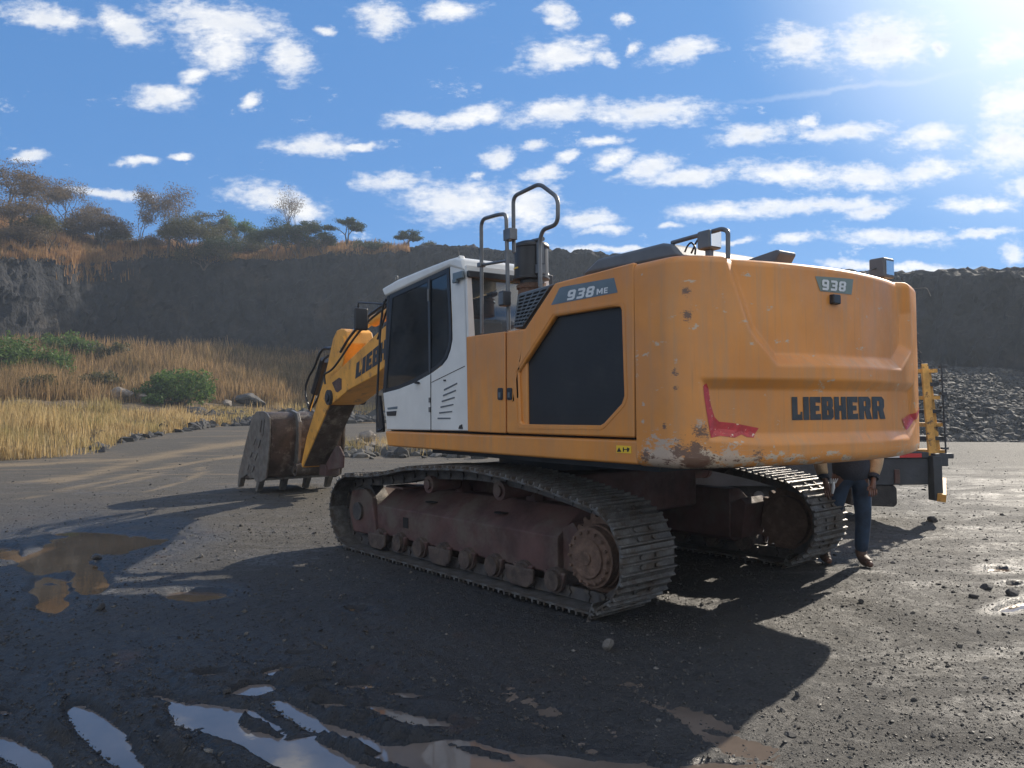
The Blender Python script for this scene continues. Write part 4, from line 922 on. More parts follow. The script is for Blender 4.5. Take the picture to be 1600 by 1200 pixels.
RIDGE = [(415,1133,58,9,-27),(530,1160,52,8,-20),(600,1190,60,5,-16),(545,1120,60,5,-6),(620,1140,70,7,-12),(740,1165,70,6,-14),(500,1090,30,4,0),(300,1185,90,16,-35),(95,1150,50,10,-40),(470,1060,60,6,0)]
def ell(px, py, L, k=1.0):
    f = np.full(len(px), -9.0)
    for (cx_, cy_, a, b, r_) in L:
        t = R(r_); dx, dy_ = px-cx_, py-cy_; u_ = (dx*math.cos(t)-dy_*math.sin(t))/a; v_ = (dx*math.sin(t)+dy_*math.cos(t))/b
        f = np.maximum(f, k-np.sqrt(u_*u_+v_*v_))
    return f
gx = grid_axis(-500, 500, .028, -6.5, 6.5, 1.075); gy = grid_axis(-300, 800, .028, 2.0, 9.0, 1.035)
X, Y = np.meshgrid(gx, gy); P2 = np.column_stack([X.ravel(), Y.ravel()])
px, py = proj(np.column_stack([P2, np.zeros(len(P2))])); 
front_ = P2[:,1] > 1.8
wn_ = fbm(P2*[2.2,2.2], 5, 5)*.55
wat = ell(px, py, WATER)+wn_*.9; rid = ell(px, py, RIDGE)+fbm(P2*[5,5], 4, 8)*.7
near = sstep(P2[:,1], 26, 14)*front_
z = base_h(P2[:,0], P2[:,1])
z = z+.05*fbm(P2*.35, 4, 1)*sstep(np.abs(P2[:,1]), 40, 20)*.6
micro = .008*fbm(P2*6, 5, 2, .7)+.006*fbm(P2*19, 3, 3)+.010*np.abs(fbm(P2*2.3, 4, 9))
wet_shade_zone = np.clip(ell(px, py, [(300,1080,520,150,-5),(120,880,190,90,0),(760,1120,480,190,-4),(900,960,330,110,-10)], 1.45), 0, 1)*front_  # wet ground, widened over the machine's shadow to darken the shade
z = z+micro*near*(1+.8*wet_shade_zone)
# shallow ruts around the puddles, running away from the camera to the left
q = (P2[:,0]*.83+P2[:,1]*.55)
z = z-.016*wet_shade_zone*near*(np.sin(q*11+2*fbm(P2*1.2,3,4)) > .2)*sstep(P2[:,1], 7, 4)
dep = sstep(wat, -.05, .28)*front_; z = z-.050*dep+.055*sstep(rid, .0, .5)*front_
GZ = z.reshape(X.shape)
wet = np.clip(sstep(wat, -1.1, .10)*.9*front_+wet_shade_zone*.75+fbm(P2*.9,4,6)*.25*wet_shade_zone, 0, 1)
nx_, ny_ = len(gx), len(gy); idx = np.arange(nx_*ny_).reshape(ny_, nx_)
Fq = np.column_stack([idx[:-1,:-1].ravel(), idx[:-1,1:].ravel(), idx[1:,1:].ravel(), idx[1:,:-1].ravel()])
def groundmat():
    m = bpy.data.materials.new('wet_quarry_gravel'); m.use_nodes = True; nt = m.node_tree; nt.nodes.clear()
    p = nd(nt, 'ShaderNodeBsdfPrincipled'); nd(nt, 'ShaderNodeOutputMaterial', {'Surface': p.outputs[0]})
    vec = nd(nt, 'ShaderNodeTexCoord').outputs['Object']; tn = nd(nt, 'ShaderNodeAttribute', attribute_name='tan').outputs['Fac']; w = nd(nt, 'ShaderNodeAttribute', attribute_name='wet').outputs['Fac']
    big = noise(nt, vec, .35, 6, .6); mid = noise(nt, vec, 2.6, 7, .65); fine = noise(nt, vec, 48, 7, .78)
    sy0 = nd(nt, 'ShaderNodeSeparateXYZ', {0: vec})
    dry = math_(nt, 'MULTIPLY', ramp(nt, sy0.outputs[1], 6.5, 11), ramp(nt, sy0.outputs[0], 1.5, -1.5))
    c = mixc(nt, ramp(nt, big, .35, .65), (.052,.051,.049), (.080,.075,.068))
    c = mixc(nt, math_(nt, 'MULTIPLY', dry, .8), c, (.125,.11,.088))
    c = mixc(nt, math_(nt, 'MULTIPLY', ramp(nt, mid, .45, .75), .6), c, (.10,.088,.070))
    c = mixc(nt, ramp(nt, fine, .40, .60), mixc(nt, .75, c, (.010,.010,.010)), c)
    c = mixc(nt, math_(nt, 'MULTIPLY', ramp(nt, fine, .60, .70), .7), c, (.16,.15,.135))
    c = mixc(nt, tn, c, (.22,.165,.10))
    sp = nd(nt, 'ShaderNodeTexVoronoi', {'Vector': vec, 'Scale': 38.0}); peb = ramp(nt, sp.outputs['Distance'], .10, .24, 1, 0)
    rare = ramp(nt, nd(nt, 'ShaderNodeSeparateColor', {0: sp.outputs['Color']}).outputs[0], .72, .80)
    c = mixc(nt, math_(nt, 'MULTIPLY', math_(nt, 'MULTIPLY', peb, rare), .45), c, (.14,.13,.115))
    # tyre and track marks: tan streaks swung across the road, world space
    sv = nd(nt, 'ShaderNodeMapping', {'Vector': vec, 'Rotation': (0, 0, R(-24)), 'Scale': (.10, .55, 1)}).outputs[0]
    st = noise(nt, sv, 1.1, 7, .66, 1.6); sy = nd(nt, 'ShaderNodeSeparateXYZ', {0: vec})
    far_ = math_(nt, 'MULTIPLY', ramp(nt, sy.outputs[1], 12, 18), ramp(nt, sy.outputs[0], 3, -3))
    c = mixc(nt, math_(nt, 'MULTIPLY', math_(nt, 'MULTIPLY', ramp(nt, st, .52, .66), far_), .55), c, (.20,.15,.095))
    wetc = mixc(nt, .70, c, (.008,.0075,.007)); c = mixc(nt, w, c, wetc)  # wet darkening, which also deepens the shaded ground around the machine
    rust_ = math_(nt, 'MULTIPLY', ramp(nt, noise(nt, vec, 1.7, 5, .6), .60, .72), math_(nt, 'MULTIPLY', w, .5)); c = mixc(nt, rust_, c, (.085,.038,.018))
    nt.links.new(c, p.inputs['Base Color'])
    dv_ = nd(nt, 'ShaderNodeMapping', {'Vector': vec, 'Rotation': (0, 0, R(28)), 'Scale': (.8, 1.5, 1)}).outputs[0]
    damp = math_(nt, 'MULTIPLY', ramp(nt, noise(nt, dv_, .8, 10, .74, .9), .40, .70), ramp(nt, noise(nt, vec, 14, 6, .75), .30, .62))
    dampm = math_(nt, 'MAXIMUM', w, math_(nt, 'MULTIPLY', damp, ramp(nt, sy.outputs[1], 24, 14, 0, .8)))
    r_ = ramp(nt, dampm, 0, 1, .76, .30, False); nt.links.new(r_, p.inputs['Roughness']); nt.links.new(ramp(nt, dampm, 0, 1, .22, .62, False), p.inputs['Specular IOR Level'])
    h = math_(nt, 'ADD', math_(nt, 'MULTIPLY', fine, .9), math_(nt, 'MULTIPLY', peb, .35)); h = math_(nt, 'ADD', h, math_(nt, 'MULTIPLY', noise(nt, vec, 9, 5, .6), 1.4))
    b = nd(nt, 'ShaderNodeBump', {'Height': h, 'Strength': 1.0, 'Distance': .022}); nt.links.new(b.outputs[0], p.inputs['Normal'])
    return m
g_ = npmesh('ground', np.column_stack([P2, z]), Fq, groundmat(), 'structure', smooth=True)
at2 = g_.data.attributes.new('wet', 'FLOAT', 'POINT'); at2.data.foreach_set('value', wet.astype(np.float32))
TAN = [([(-80,733),(60,727),(180,722),(215,721)],2.2),([(90,752),(160,738),(250,717),(320,708),(385,702)],4.0),([(230,768),(290,752),(318,738),(305,724),(285,714)],1.6),([(150,765),(235,745),(275,726),(262,716)],1.6),([(40,778),(150,756),(240,735),(330,722),(395,716)],1.8),([(0,758),(80,748),(170,733)],1.5)]
tan_ = np.zeros(len(P2)); tw = 1+1.1*fbm(P2*1.5, 4, 77)
for pts, wd_ in TAN:
    for (x0_, y0_), (x1_, y1_) in zip(pts[:-1], pts[1:]):
        ex, ey = x1_-x0_, y1_-y0_; t_ = np.clip(((px-x0_)*ex+(py-y0_)*ey)/(ex*ex+ey*ey), 0, 1); dd = np.hypot((px-x0_-t_*ex)*.35, py-y0_-t_*ey)
        tan_ = np.maximum(tan_, np.clip(1.15-dd/(wd_*np.maximum(tw,.2)), 0, .75)*(P2[:,1] > 8))
at3 = g_.data.attributes.new('tan', 'FLOAT', 'POINT'); at3.data.foreach_set('value', tan_.astype(np.float32))
def gz(x, y):
    i = np.clip(np.searchsorted(gx, x)-1, 0, nx_-2); j = np.clip(np.searchsorted(gy, y)-1, 0, ny_-2)
    fx = (x-gx[i])/(gx[i+1]-gx[i]); fy = (y-gy[j])/(gy[j+1]-gy[j])
    return GZ[j,i]*(1-fx)*(1-fy)+GZ[j,i+1]*fx*(1-fy)+GZ[j+1,i]*(1-fx)*fy+GZ[j+1,i+1]*fx*fy
# puddle water: one level sheet per group of hollows, cut to the hollows by the ground rising through it
def puddle(x0, y0, x1, y1, m, zl=-.026):
    mb = MB(); mb.add([(x0,y0,zl),(x1,y0,zl),(x1,y1,zl),(x0,y1,zl)], [(0,1,2,3)]); o = mb.build('puddle', m); tag(o, kind='structure'); return o
def watermat(name, base):
    m = bpy.data.materials.new(name); m.use_nodes = True; nt = m.node_tree; p = nt.nodes['Principled BSDF']
    vec = nd(nt, 'ShaderNodeTexCoord').outputs['Object']
    nt.links.new(mixc(nt, ramp(nt, noise(nt, vec, 1.2, 5, .6), .35, .65), base, tuple(k*.6 for k in base)), p.inputs['Base Color'])
    p.inputs['Roughness'].default_value = .035; p.inputs['IOR'].default_value = 1.5; p.inputs['Specular IOR Level'].default_value = .9
    b = nd(nt, 'ShaderNodeBump', {'Height': noise(nt, vec, 6, 3, .5), 'Strength': .03, 'Distance': .02}); nt.links.new(b.outputs[0], p.inputs['Normal']); return m
wm1, wm2 = watermat('muddy_puddle_water', (.17,.135,.11)), watermat('brown_puddle_water', (.15,.095,.05))
puddle(-8.5,2.0,2.2,4.9, wm1); puddle(-8.5,4.91,-1.3,10.5, wm2); puddle(3.5,6.0,6.4,8.5, wm2)

# ---------------------------------------------------------------- terrain strips: control columns of (photo row, distance)
def strip(name, cols, nu, nv, m, disp, kind='structure', ridged=False, freq=.12, seed=3, tower=False):
    """cols: list of (photo column, [(row, distance) ...]); every control point is a real position in space"""
    if name == 'cliff': cols = [(cx_, [(HY+(H0+1.5)*F0/pts[0][1], pts[0][1]-1)]+pts) for cx_, pts in cols]      # carried down into the ground
    K = len(cols[0][1]); A = np.array([[list(yp(cx_, r_, D_)) for r_, D_ in pts] for cx_, pts in cols]); xs = np.array([c_[0] for c_ in cols], float)
    U = np.linspace(xs[0], xs[-1], nu); G = np.zeros((nu, K, 3))
    for k in range(K):
        for a in range(3): G[:, k, a] = np.interp(U, xs, A[:, k, a])
    T_ = np.linspace(0, K-1, nv); V3 = np.zeros((nu, nv, 3)); k0 = np.clip(T_.astype(int), 0, K-2); fr = T_-k0
    V3 = G[:, k0, :]*(1-fr)[None,:,None]+G[:, k0+1, :]*fr[None,:,None]
    du = np.gradient(V3, axis=0); dv = np.gradient(V3, axis=1); N = np.cross(du, dv); N /= np.linalg.norm(N, axis=2, keepdims=True)+1e-9
    Pf = V3.reshape(-1,3)
    dsp = fbm(Pf*freq, 6, seed, .55)
    if ridged: dsp = dsp+.8*(np.abs(fbm(Pf*[freq*3,freq*3,freq*1.1], 4, seed+5))-.3)
    if tower:  # columnar joints
        dsp = dsp+.35*np.sign(vnoise(Pf*[1.1,1.1,.18], seed+9))*.5+.25*vnoise(Pf*[2.5,2.5,.5], seed+10)
    wgt = np.ones((nu, nv)); wgt[:, 0] = .1
    V3 = V3+N*(dsp.reshape(nu, nv)*disp*wgt)[:,:,None]
    idx = np.arange(nu*nv).reshape(nu, nv); Fq = np.column_stack([idx[:-1,:-1].ravel(), idx[1:,:-1].ravel(), idx[1:,1:].ravel(), idx[:-1,1:].ravel()])
    return npmesh(name, V3.reshape(-1,3), Fq, m, kind), V3, U, T_
def rockmat(name, a, b, tan=None, sc=.6):
    m = bpy.data.materials.new(name); m.use_nodes = True; nt = m.node_tree; p = nt.nodes['Principled BSDF']; p.inputs['Roughness'].default_value = .85; p.inputs['Specular IOR Level'].default_value = .25
    vec = nd(nt, 'ShaderNodeTexCoord').outputs['Object']; s = nd(nt, 'ShaderNodeMapping', {'Vector': vec, 'Scale': (1, 1, .55)}).outputs[0]
    c = mixc(nt, ramp(nt, noise(nt, s, sc, 9, .7), .35, .65), a, b)
    vo = nd(nt, 'ShaderNodeTexVoronoi', {'Vector': s, 'Scale': 1.3, 'Detail': 3.0})
    c = mixc(nt, ramp(nt, vo.outputs['Distance'], .0, .5, .5, 0), c, tuple(k*.45 for k in a))
    if tan: c = mixc(nt, math_(nt, 'MULTIPLY', ramp(nt, noise(nt, vec, .18, 7, .65), .52, .68), .7), c, tan)
    nt.links.new(c, p.inputs['Base Color'])
    h = math_(nt, 'ADD', noise(nt, s, 1.5, 9, .72), math_(nt, 'MULTIPLY', vo.outputs['Distance'], -.6))
    bp = nd(nt, 'ShaderNodeBump', {'Height': h, 'Strength': 1.0, 'Distance': .5}); nt.links.new(bp.outputs[0], p.inputs['Normal']); return m
rock = rockmat('dark_basalt_rock', (.012,.013,.016), (.028,.029,.033), (.050,.040,.032))
soil = rockmat('dry_bank_soil', (.10,.075,.045), (.17,.12,.065), None, .9)
cl_cols = [(-1500,[(600,30),(560,31),(300,34),(270,40),(265,60)]), (-700,[(590,44),(570,45),(368,49),(340,56),(300,75)]), (-250,[(575,56),(560,57),(388,61),(345,69),(330,95)]), (0,[(570,65),(555,66),(402,70),(340,82),(335,105)]),
 (60,[(570,68),(555,69),(404,73),(352,84),(348,108)]), (110,[(570,74),(552,75),(412,77),(372,86),(360,110)]), (160,[(570,80),(552,81),(410,84),(380,92),(372,112)]), (240,[(572,86),(552,87),(404,90),(384,98),(384,115)]),
 (400,[(575,88),(550,89),(404,92),(388,100),(392,118)]), (520,[(585,88),(556,89),(396,92),(386,100),(392,118)]), (620,[(600,86),(560,87),(391,90),(386,96),(392,110)]), (690,[(610,84),(570,85),(383,88),(386,93),(392,100)]),
 (800,[(620,80),(580,81),(391,84),(393,90),(396,98)]), (960,[(630,74),(600,75),(398,78),(400,84),(404,92)]), (1150,[(640,66),(620,67),(408,70),(411,76),(414,84)]), (1380,[(640,56),(610,57),(431,60),(434,66),(438,74)]),
 (1500,[(640,51),(600,52),(431,55),(433,61),(436,70)]), (1620,[(640,47),(590,48),(426,51),(428,57),(431,66)]), (1900,[(640,40),(590,41),(400,44),(402,50),(408,58)]), (2600,[(640,30),(560,31),(330,34),(325,40),(330,50)]), (3600,[(640,22),(520,23),(250,26),(240,32),(240,42)])]
CLF, CV, CU, CT = strip('cliff', cl_cols, 900, 155, rock, .95, ridged=True, freq=.16, tower=True)
bk_cols = [(-1500,[(780,13),(700,14),(640,16),(600,20),(560,29)]), (-700,[(760,17),(715,19),(660,24),(610,32),(560,44)]), (-200,[(740,21),(700,24),(655,31),(600,44),(556,56)]), (-60,[(728,24),(695,28),(655,37),(600,52),(546,62)]), (70,[(719,25.5),(692,30),(655,41),(600,55),(546,66)]),
 (145,[(712,27),(688,32),(654,44),(602,57),(546,70)]), (200,[(694,33),(678,37),(652,46),(604,58),(550,73)]), (330,[(668,46),(661,49),(648,54),(606,62),(553,77)]), (400,[(664,50),(658,52),(648,56),(610,65),(562,79)]), (480,[(662,52),(656,54),(648,59),(618,68),(582,80)]),
 (560,[(661,53),(655,56),(648,61),(630,70),(606,80)]), (700,[(660,54),(656,57),(650,62),(640,70),(625,78)])]
BNK, BV, BU, BT = strip('bank', bk_cols, 300, 60, soil, .5, freq=.25, seed=21)
rb_cols = [(760,[(668,60),(664,61),(655,64),(645,70),(635,76)]), (1000,[(676,46),(672,47),(655,50),(635,56),(625,66)]), (1300,[(686,35.5),(680,36.5),(640,41),(600,49),(590,57)]), (1450,[(690,32.5),(680,33.5),(630,37),(578,43),(572,53)]), (1540,[(690,32),(680,33),(635,36.5),(590,42),(576,50)]), (1640,[(690,31),(680,32),(640,35.5),(606,41),(590,48)]), (1900,[(692,28),(682,29),(640,32),(590,37),(570,42)]), (2600,[(700,20),(690,21),(630,24),(570,28),(540,32)])]
RBS, RV, RU, RT = strip('rubble_slope', rb_cols, 300, 50, rock, .45, freq=.5, seed=31, ridged=True)

# ---------------------------------------------------------------- scatter helpers
def surf_pts(V3, U, u0, u1, v0, v1, n):      # random points on a strip; v in fraction of rows
    nu, nv = V3.shape[:2]; iu = np.interp(RNG.uniform(u0, u1, n), U, np.arange(nu)); iv = RNG.uniform(v0, v1, n)*(nv-1)
    a = np.clip(iu.astype(int), 0, nu-2); b = np.clip(iv.astype(int), 0, nv-2); fa, fb = (iu-a)[:,None], (iv-b)[:,None]
    return V3[a,b]*(1-fa)*(1-fb)+V3[a+1,b]*fa*(1-fb)+V3[a,b+1]*(1-fa)*fb+V3[a+1,b+1]*fa*fb, iu, iv
ICO = None
def rocks(name, P, size, m, kind='stuff', squash=.65):
    global ICO
    if ICO is None:
        bm = bmesh.new(); bmesh.ops.create_icosphere(bm, subdivisions=1, radius=1); ICO = (np.array([v_.co[:] for v_ in bm.verts]), np.array([[v_.index for v_ in f_.verts] for f_ in bm.faces])); bm.free()
    v0, f0 = ICO; n = len(P); k = len(v0)
    jit = 1+RNG.uniform(-.28,.28,(n,k,1)); sc_ = np.column_stack([RNG.uniform(.7,1.2,n), RNG.uniform(.7,1.2,n), RNG.uniform(.45,.9,n)*squash/.65])
    V3 = v0[None]*jit*sc_[:,None,:]*np.asarray(size)[:,None,None]; a = RNG.uniform(0,2*PI,n); ca, sa = np.cos(a)[:,None], np.sin(a)[:,None]
    tl = RNG.uniform(-.5,.5,n)[:,None]; V3[:,:,2] = V3[:,:,2]+V3[:,:,0]*tl
    V3 = np.stack([V3[:,:,0]*ca-V3[:,:,1]*sa, V3[:,:,0]*sa+V3[:,:,1]*ca, V3[:,:,2]], 2)+P[:,None,:]
    return npmesh(name, V3.reshape(-1,3), (f0[None]+(np.arange(n)*k)[:,None,None]).reshape(-1,3), m, kind)
def islandmat(name, cols, rough=.8, trans=0.0, bump=0, spec=.3, patch=None):
    m = bpy.data.materials.new(name); m.use_nodes = True; nt = m.node_tree; nt.nodes.clear()
    g = nd(nt, 'ShaderNodeNewGeometry'); rp = nt.nodes.new('ShaderNodeValToRGB'); cr = rp.color_ramp; nt.links.new(g.outputs['Random Per Island'], rp.inputs[0])
    while len(cr.elements) < len(cols): cr.elements.new(.5)
    for i, c_ in enumerate(cols): cr.elements[i].position = i/(len(cols)-1); cr.elements[i].color = (*c_, 1)
    col_ = rp.outputs[0]
    if patch:
        oc = nd(nt, 'ShaderNodeTexCoord').outputs['Object']; col_ = mixc(nt, math_(nt, 'MULTIPLY', ramp(nt, noise(nt, oc, .22, 6, .65), .46, .66), .75), col_, patch)
        col_ = mixc(nt, math_(nt, 'MULTIPLY', ramp(nt, noise(nt, oc, .75, 5, .65), .50, .72), .6), col_, tuple(k*.45 for k in cols[1]))
    p = nd(nt, 'ShaderNodeBsdfPrincipled', {'Base Color': col_, 'Roughness': rough, 'Specular IOR Level': spec}); sh = p.outputs[0]
    if bump:
        b = nd(nt, 'ShaderNodeBump', {'Height': noise(nt, nd(nt, 'ShaderNodeTexCoord').outputs['Object'], bump, 5, .6), 'Strength': .6, 'Distance': .03}); nt.links.new(b.outputs[0], p.inputs['Normal'])
    if trans:
        t = nd(nt, 'ShaderNodeBsdfTranslucent', {'Color': col_}); sh = nd(nt, 'ShaderNodeMixShader', {0: trans, 1: sh, 2: t.outputs[0]}).outputs[0]
    nd(nt, 'ShaderNodeOutputMaterial', {'Surface': sh}); return m
def grass(name, P, hgt, wid, m, lean=.22, seg=2, droop=.25):
    n = len(P); a = RNG.uniform(0,2*PI,n); la = RNG.uniform(0,2*PI,n); ll = RNG.uniform(0,lean,n)*hgt; w = np.asarray(wid)*RNG.uniform(.6,1.3,n)
    dx, dy_ = np.cos(a)*w, np.sin(a)*w; lx, ly = np.cos(la)*ll, np.sin(la)*ll; rows_ = []
    for k in range(seg+1):
        t = k/seg; ww = 1-t*.85; o = np.column_stack([P[:,0]+lx*t**1.7, P[:,1]+ly*t**1.7, P[:,2]-.05+hgt*(t-droop*.3*t*t)])
        rows_ += [o+np.column_stack([dx*ww, dy_*ww, 0*dx]), o-np.column_stack([dx*ww, dy_*ww, 0*dx])]
    V3 = np.stack(rows_, 1); q = np.array([[2*k, 2*k+1, 2*k+3, 2*k+2] for k in range(seg)]); F_ = (q[None]+(np.arange(n)*(2*seg+2))[:,None,None]).reshape(-1,4)
    return npmesh(name, V3.reshape(-1,3), F_, m, 'stuff')
G1 = islandmat('golden_dry_grass', [(.17,.115,.045),(.40,.27,.11),(.50,.36,.16),(.60,.46,.24),(.30,.21,.09)], .75, .45, patch=(.20,.19,.06))
G2 = islandmat('brown_reed_grass', [(.10,.065,.028),(.22,.14,.06),(.34,.22,.10),(.48,.32,.16),(.17,.13,.05)], .75, .45, patch=(.11,.085,.035))
G3 = islandmat('ridge_dry_grass', [(.20,.105,.045),(.36,.20,.085),(.46,.28,.13),(.27,.15,.06)], .75, .45, patch=(.14,.10,.04))
RK = islandmat('rubble_stone', [(.018,.018,.020),(.032,.032,.034),(.048,.046,.044),(.025,.025,.025),(.08,.076,.068)], .8, 0, 3.0)
RK2 = islandmat('road_stone', [(.025,.024,.023),(.04,.038,.035),(.06,.056,.05),(.075,.07,.062),(.14,.13,.115)], .8, 0, 20.0)

def thick(P, scale, lo, hi, seed): return P[fbm(P[:, :2]*scale, 4, seed) > RNG.uniform(lo, hi, len(P))]
# golden grass in front on the left
P, iu, iv = surf_pts(BV, BU, -420, 190, .0, .55, 40000); P = P[P[:,1] > 20]; P = thick(P, .25, -.55, .35, 41)
grass('tall_dry_grass', P, RNG.uniform(.35,.95,len(P))*(1+.6*fbm(P[:,:2]*.5,3,61)), .018*(P[:,1]/25), G1)
P, iu, iv = surf_pts(BV, BU, 150, 420, .08, .52, 16000); P = thick(P, .3, -.45, .45, 42)
grass('low_dry_grass', P, RNG.uniform(.25,.75,len(P)), .022*(P[:,1]/30), G1)
P, iu, iv = surf_pts(BV, BU, -300, 500, .60, 1.0, 60000); P = thick(P, .12, -.9, .15, 43)
grass('reed_grass_on_mound', P, RNG.uniform(.7,1.9,len(P))*(1-.35*(RNG.random(len(P)) < .4))*(1+.7*fbm(P[:,:2]*.35,3,62)), .030*(P[:,1]/50), G2, .34)
P, iu, iv = surf_pts(BV, BU, 380, 600, .30, .66, 6000); P = thick(P, .3, -.2, .6, 44)
grass('sparse_grass_on_rubble', P, RNG.uniform(.3,.8,len(P)), .03, G1)
P, iu, iv = surf_pts(CV, CU, -260, 640, .60, .824, 52000); P = thick(P, .12, -.75, .2, 45)
grass('ridge_grass', P, RNG.uniform(.3,1.05,len(P))*(1+.8*fbm(P[:,:2]*.25,3,63)), .045*(P[:,1]/80), G3, .25)
P, iu, iv = surf_pts(CV, CU, 60, 420, .552, .624, 5000); P = thick(P, .15, .0, .6, 46); grass('cliff_edge_grass', P, RNG.uniform(.6,1.6,len(P)), .05, G3, .3)
P, iu, iv = surf_pts(CV, CU, 300, 560, .24, .312, 5000); grass('grass_at_cliff_foot', P, RNG.uniform(.8,2.2,len(P)), .04, G2, .2)
# rubble
P, iu, iv = surf_pts(RV, RU, 900, 1800, .05, .98, 42000); rocks('rubble', P, RNG.gamma(1.4,.034,len(P))+.04, RK)
P, iu, iv = surf_pts(BV, BU, 300, 640, .0, .50, 5200); P = thick(P, .3, -.5, .4, 47); rocks('rubble_heap', P, RNG.gamma(2,.09,len(P))+.06, RK)
P, iu, iv = surf_pts(BV, BU, 150, 330, .0, .30, 900); rocks('gravel_heap', P, RNG.gamma(2,.06,len(P))+.04, RK)
# low rubble and grass row seen under the excavator
n = 900; xx = RNG.uniform(-6.0,3.5,n); yy = 27+RNG.normal(0,.9,n)+.15*xx; P = np.column_stack([xx, yy, np.array([gz(a,b) for a,b in zip(xx,yy)])+.02]); rocks('rubble_row', P, RNG.gamma(2,.075,n)+.05, RK2)
n = 5200; xx = RNG.uniform(-6.4,-1.5,n); yy = 26.8+RNG.normal(0,.6,n)+.1*xx; P = np.column_stack([xx, yy, np.array([gz(a,b) for a,b in zip(xx,yy)])]); P = thick(P,.8,-.4,.5,48); grass('dry_grass_tuft_row', P, RNG.uniform(.2,.75,len(P)), .012, G1, .5)
# loose gravel all over the yard
n = 13000; yy = 2.2+RNG.gamma(1.6,4.2,n); xx = RNG.uniform(-1,1,n)*(yy*.78+.6); k_ = (yy < 34); xx, yy = xx[k_], yy[k_]
P = np.column_stack([xx, yy]); pX, pY = proj(np.column_stack([P, np.zeros(len(P))])); k_ = (ell(pX, pY, WATER)+.05 < 0) & (fbm(P*.7, 3, 51)+.25 > RNG.uniform(-.3,.5,len(P))); P = P[k_]
zz_ = np.array([gz(a,b) for a,b in P]); rocks('loose_gravel', np.column_stack([P, zz_+.001]), (.003+RNG.gamma(1.1,.0030,len(P)))*(.75+P[:,1]*.075), RK2)

n = 85000; yy = 2.0+RNG.gamma(1.25,3.0,n); xx = RNG.uniform(-1,1,n)*(yy*.74+.5); k_ = (yy < 15); P = np.column_stack([xx, yy])[k_]
pX, pY = proj(np.column_stack([P, np.zeros(len(P))])); k_ = (ell(pX, pY, WATER)+.02 < 0) & (fbm(P*1.1, 4, 52)+.5 > RNG.uniform(-.5,.9,len(P))); P = P[k_]
jx = np.clip(np.searchsorted(gx, P[:,0])-1, 0, nx_-2); jy = np.clip(np.searchsorted(gy, P[:,1])-1, 0, ny_-2)
rocks('fine_gravel', np.column_stack([P, GZ[jy, jx]+.0005]), (.0022+RNG.gamma(1.2,.0016,len(P)))*(.8+P[:,1]*.07), islandmat('dark_gravel', [(.012,.0115,.011),(.025,.024,.023),(.04,.038,.035),(.06,.056,.05),(.035,.028,.022)], .55, 0, 0))

# ---------------------------------------------------------------- single stones and boulders
from mathutils.bvhtree import BVHTree
def bvh(o): me = o.data; return BVHTree.FromPolygons([v_.co[:] for v_ in me.vertices], [tuple(p_.vertices) for p_ in me.polygons])
BVB, BVC = bvh(BNK), bvh(CLF)
def drop(px_, py_, D):       # the point of the terrain under a position seen at (px_, py_) about D metres away
    best = None
    for k in range(-30, 31):
        p = yp(px_, py_, D*(1+k*.006)); zz = [gz(p.x, p.y) if abs(p.x) < 400 else 0]
        for B in (BVB, BVC):
            h_ = B.ray_cast(Vector((p.x, p.y, 60)), Vector((0,0,-1)))
            if h_[0] is not None: zz.append(h_[0].z)
        e_ = abs(p.z-max(zz))+.05*abs(k)*.1
        if best is None or e_ < best[0]: best = (e_, Vector((p.x, p.y, max(zz))))
    return best[1]
def stone(px_, py_, s, label, name='stone', m=None, group=None, D=None, flat=.7):
    p = gp(px_, py_) if D is None else drop(px_, py_, D); bm = bmesh.new(); bmesh.ops.create_icosphere(bm, subdivisions=3, radius=1)
    rs = random.Random(int(px_*7+py_)); cuts = [(Vector((rs.uniform(-1,1),rs.uniform(-1,1),rs.uniform(-1,1))).normalized(), rs.uniform(.55,.85)) for _ in range(9)]
    for v_ in bm.verts:
        for nrm_, d_ in cuts:
            t = v_.co.dot(nrm_)
            if t > d_: v_.co -= nrm_*(t-d_)
        v_.co += v_.co*.05*rs.uniform(-1,1)
    me = bpy.data.meshes.new(name); bm.to_mesh(me); bm.free(); o = bpy.data.objects.new(name, me); COL.objects.link(o); me.materials.append(m or M['stone'])
    o.scale = (s, s*.85, s*flat); o.rotation_euler = (rs.uniform(-.2,.2), rs.uniform(-.2,.2), rs.uniform(0,6)); zg = gz(p.x, p.y) if D is None else p.z; o.location = (p.x, p.y, zg+s*flat*.55)
    return tag(o, label, 'stone' if name == 'stone' else 'boulder', group)
M['stone'] = mat('grey_stone', (.13,.12,.108), .8, 0, .3, 6, .6, 20); M['stone_dark'] = mat('dark_stone', (.05,.047,.045), .8, 0, .4, 4, .7, 12); M['boulder'] = mat('weathered_boulder', (.17,.145,.12), .85, 0, .35, 2, .8, 6)
stone(951,1013,.045,'pale pointed stone in the shadow behind the near track', m=M['stone'], flat=1.05)
stone(1542,921,.07,'dark flat stone beside the puddle at the right', m=M['stone_dark'], flat=.5)
stone(1522,935,.042,'small dark stone at the left end of the row by the right puddle', m=M['stone_dark'], flat=.5)
stone(1582,931,.060,'dark stone nearest the right edge by the pale wet patch', m=M['stone_dark'], flat=.6)
stone(1345.5,943,.03,'lone dark pebble on the sunlit gravel below the person', m=M['stone_dark'])
stone(1235,1145,.035,'thin dark stone lying alone on the sunlit gravel in front', m=M['stone_dark'], flat=.3)
stone(1458,815,.09,'dark lump on the gravel right of the person', m=M['stone_dark'], flat=.5)
stone(152,875,.05,'small dark stone sticking out of the brown puddle', m=M['stone_dark'])
stone(158,955,.05,'dark stone on the wet mud below the brown puddle', m=M['stone_dark'])
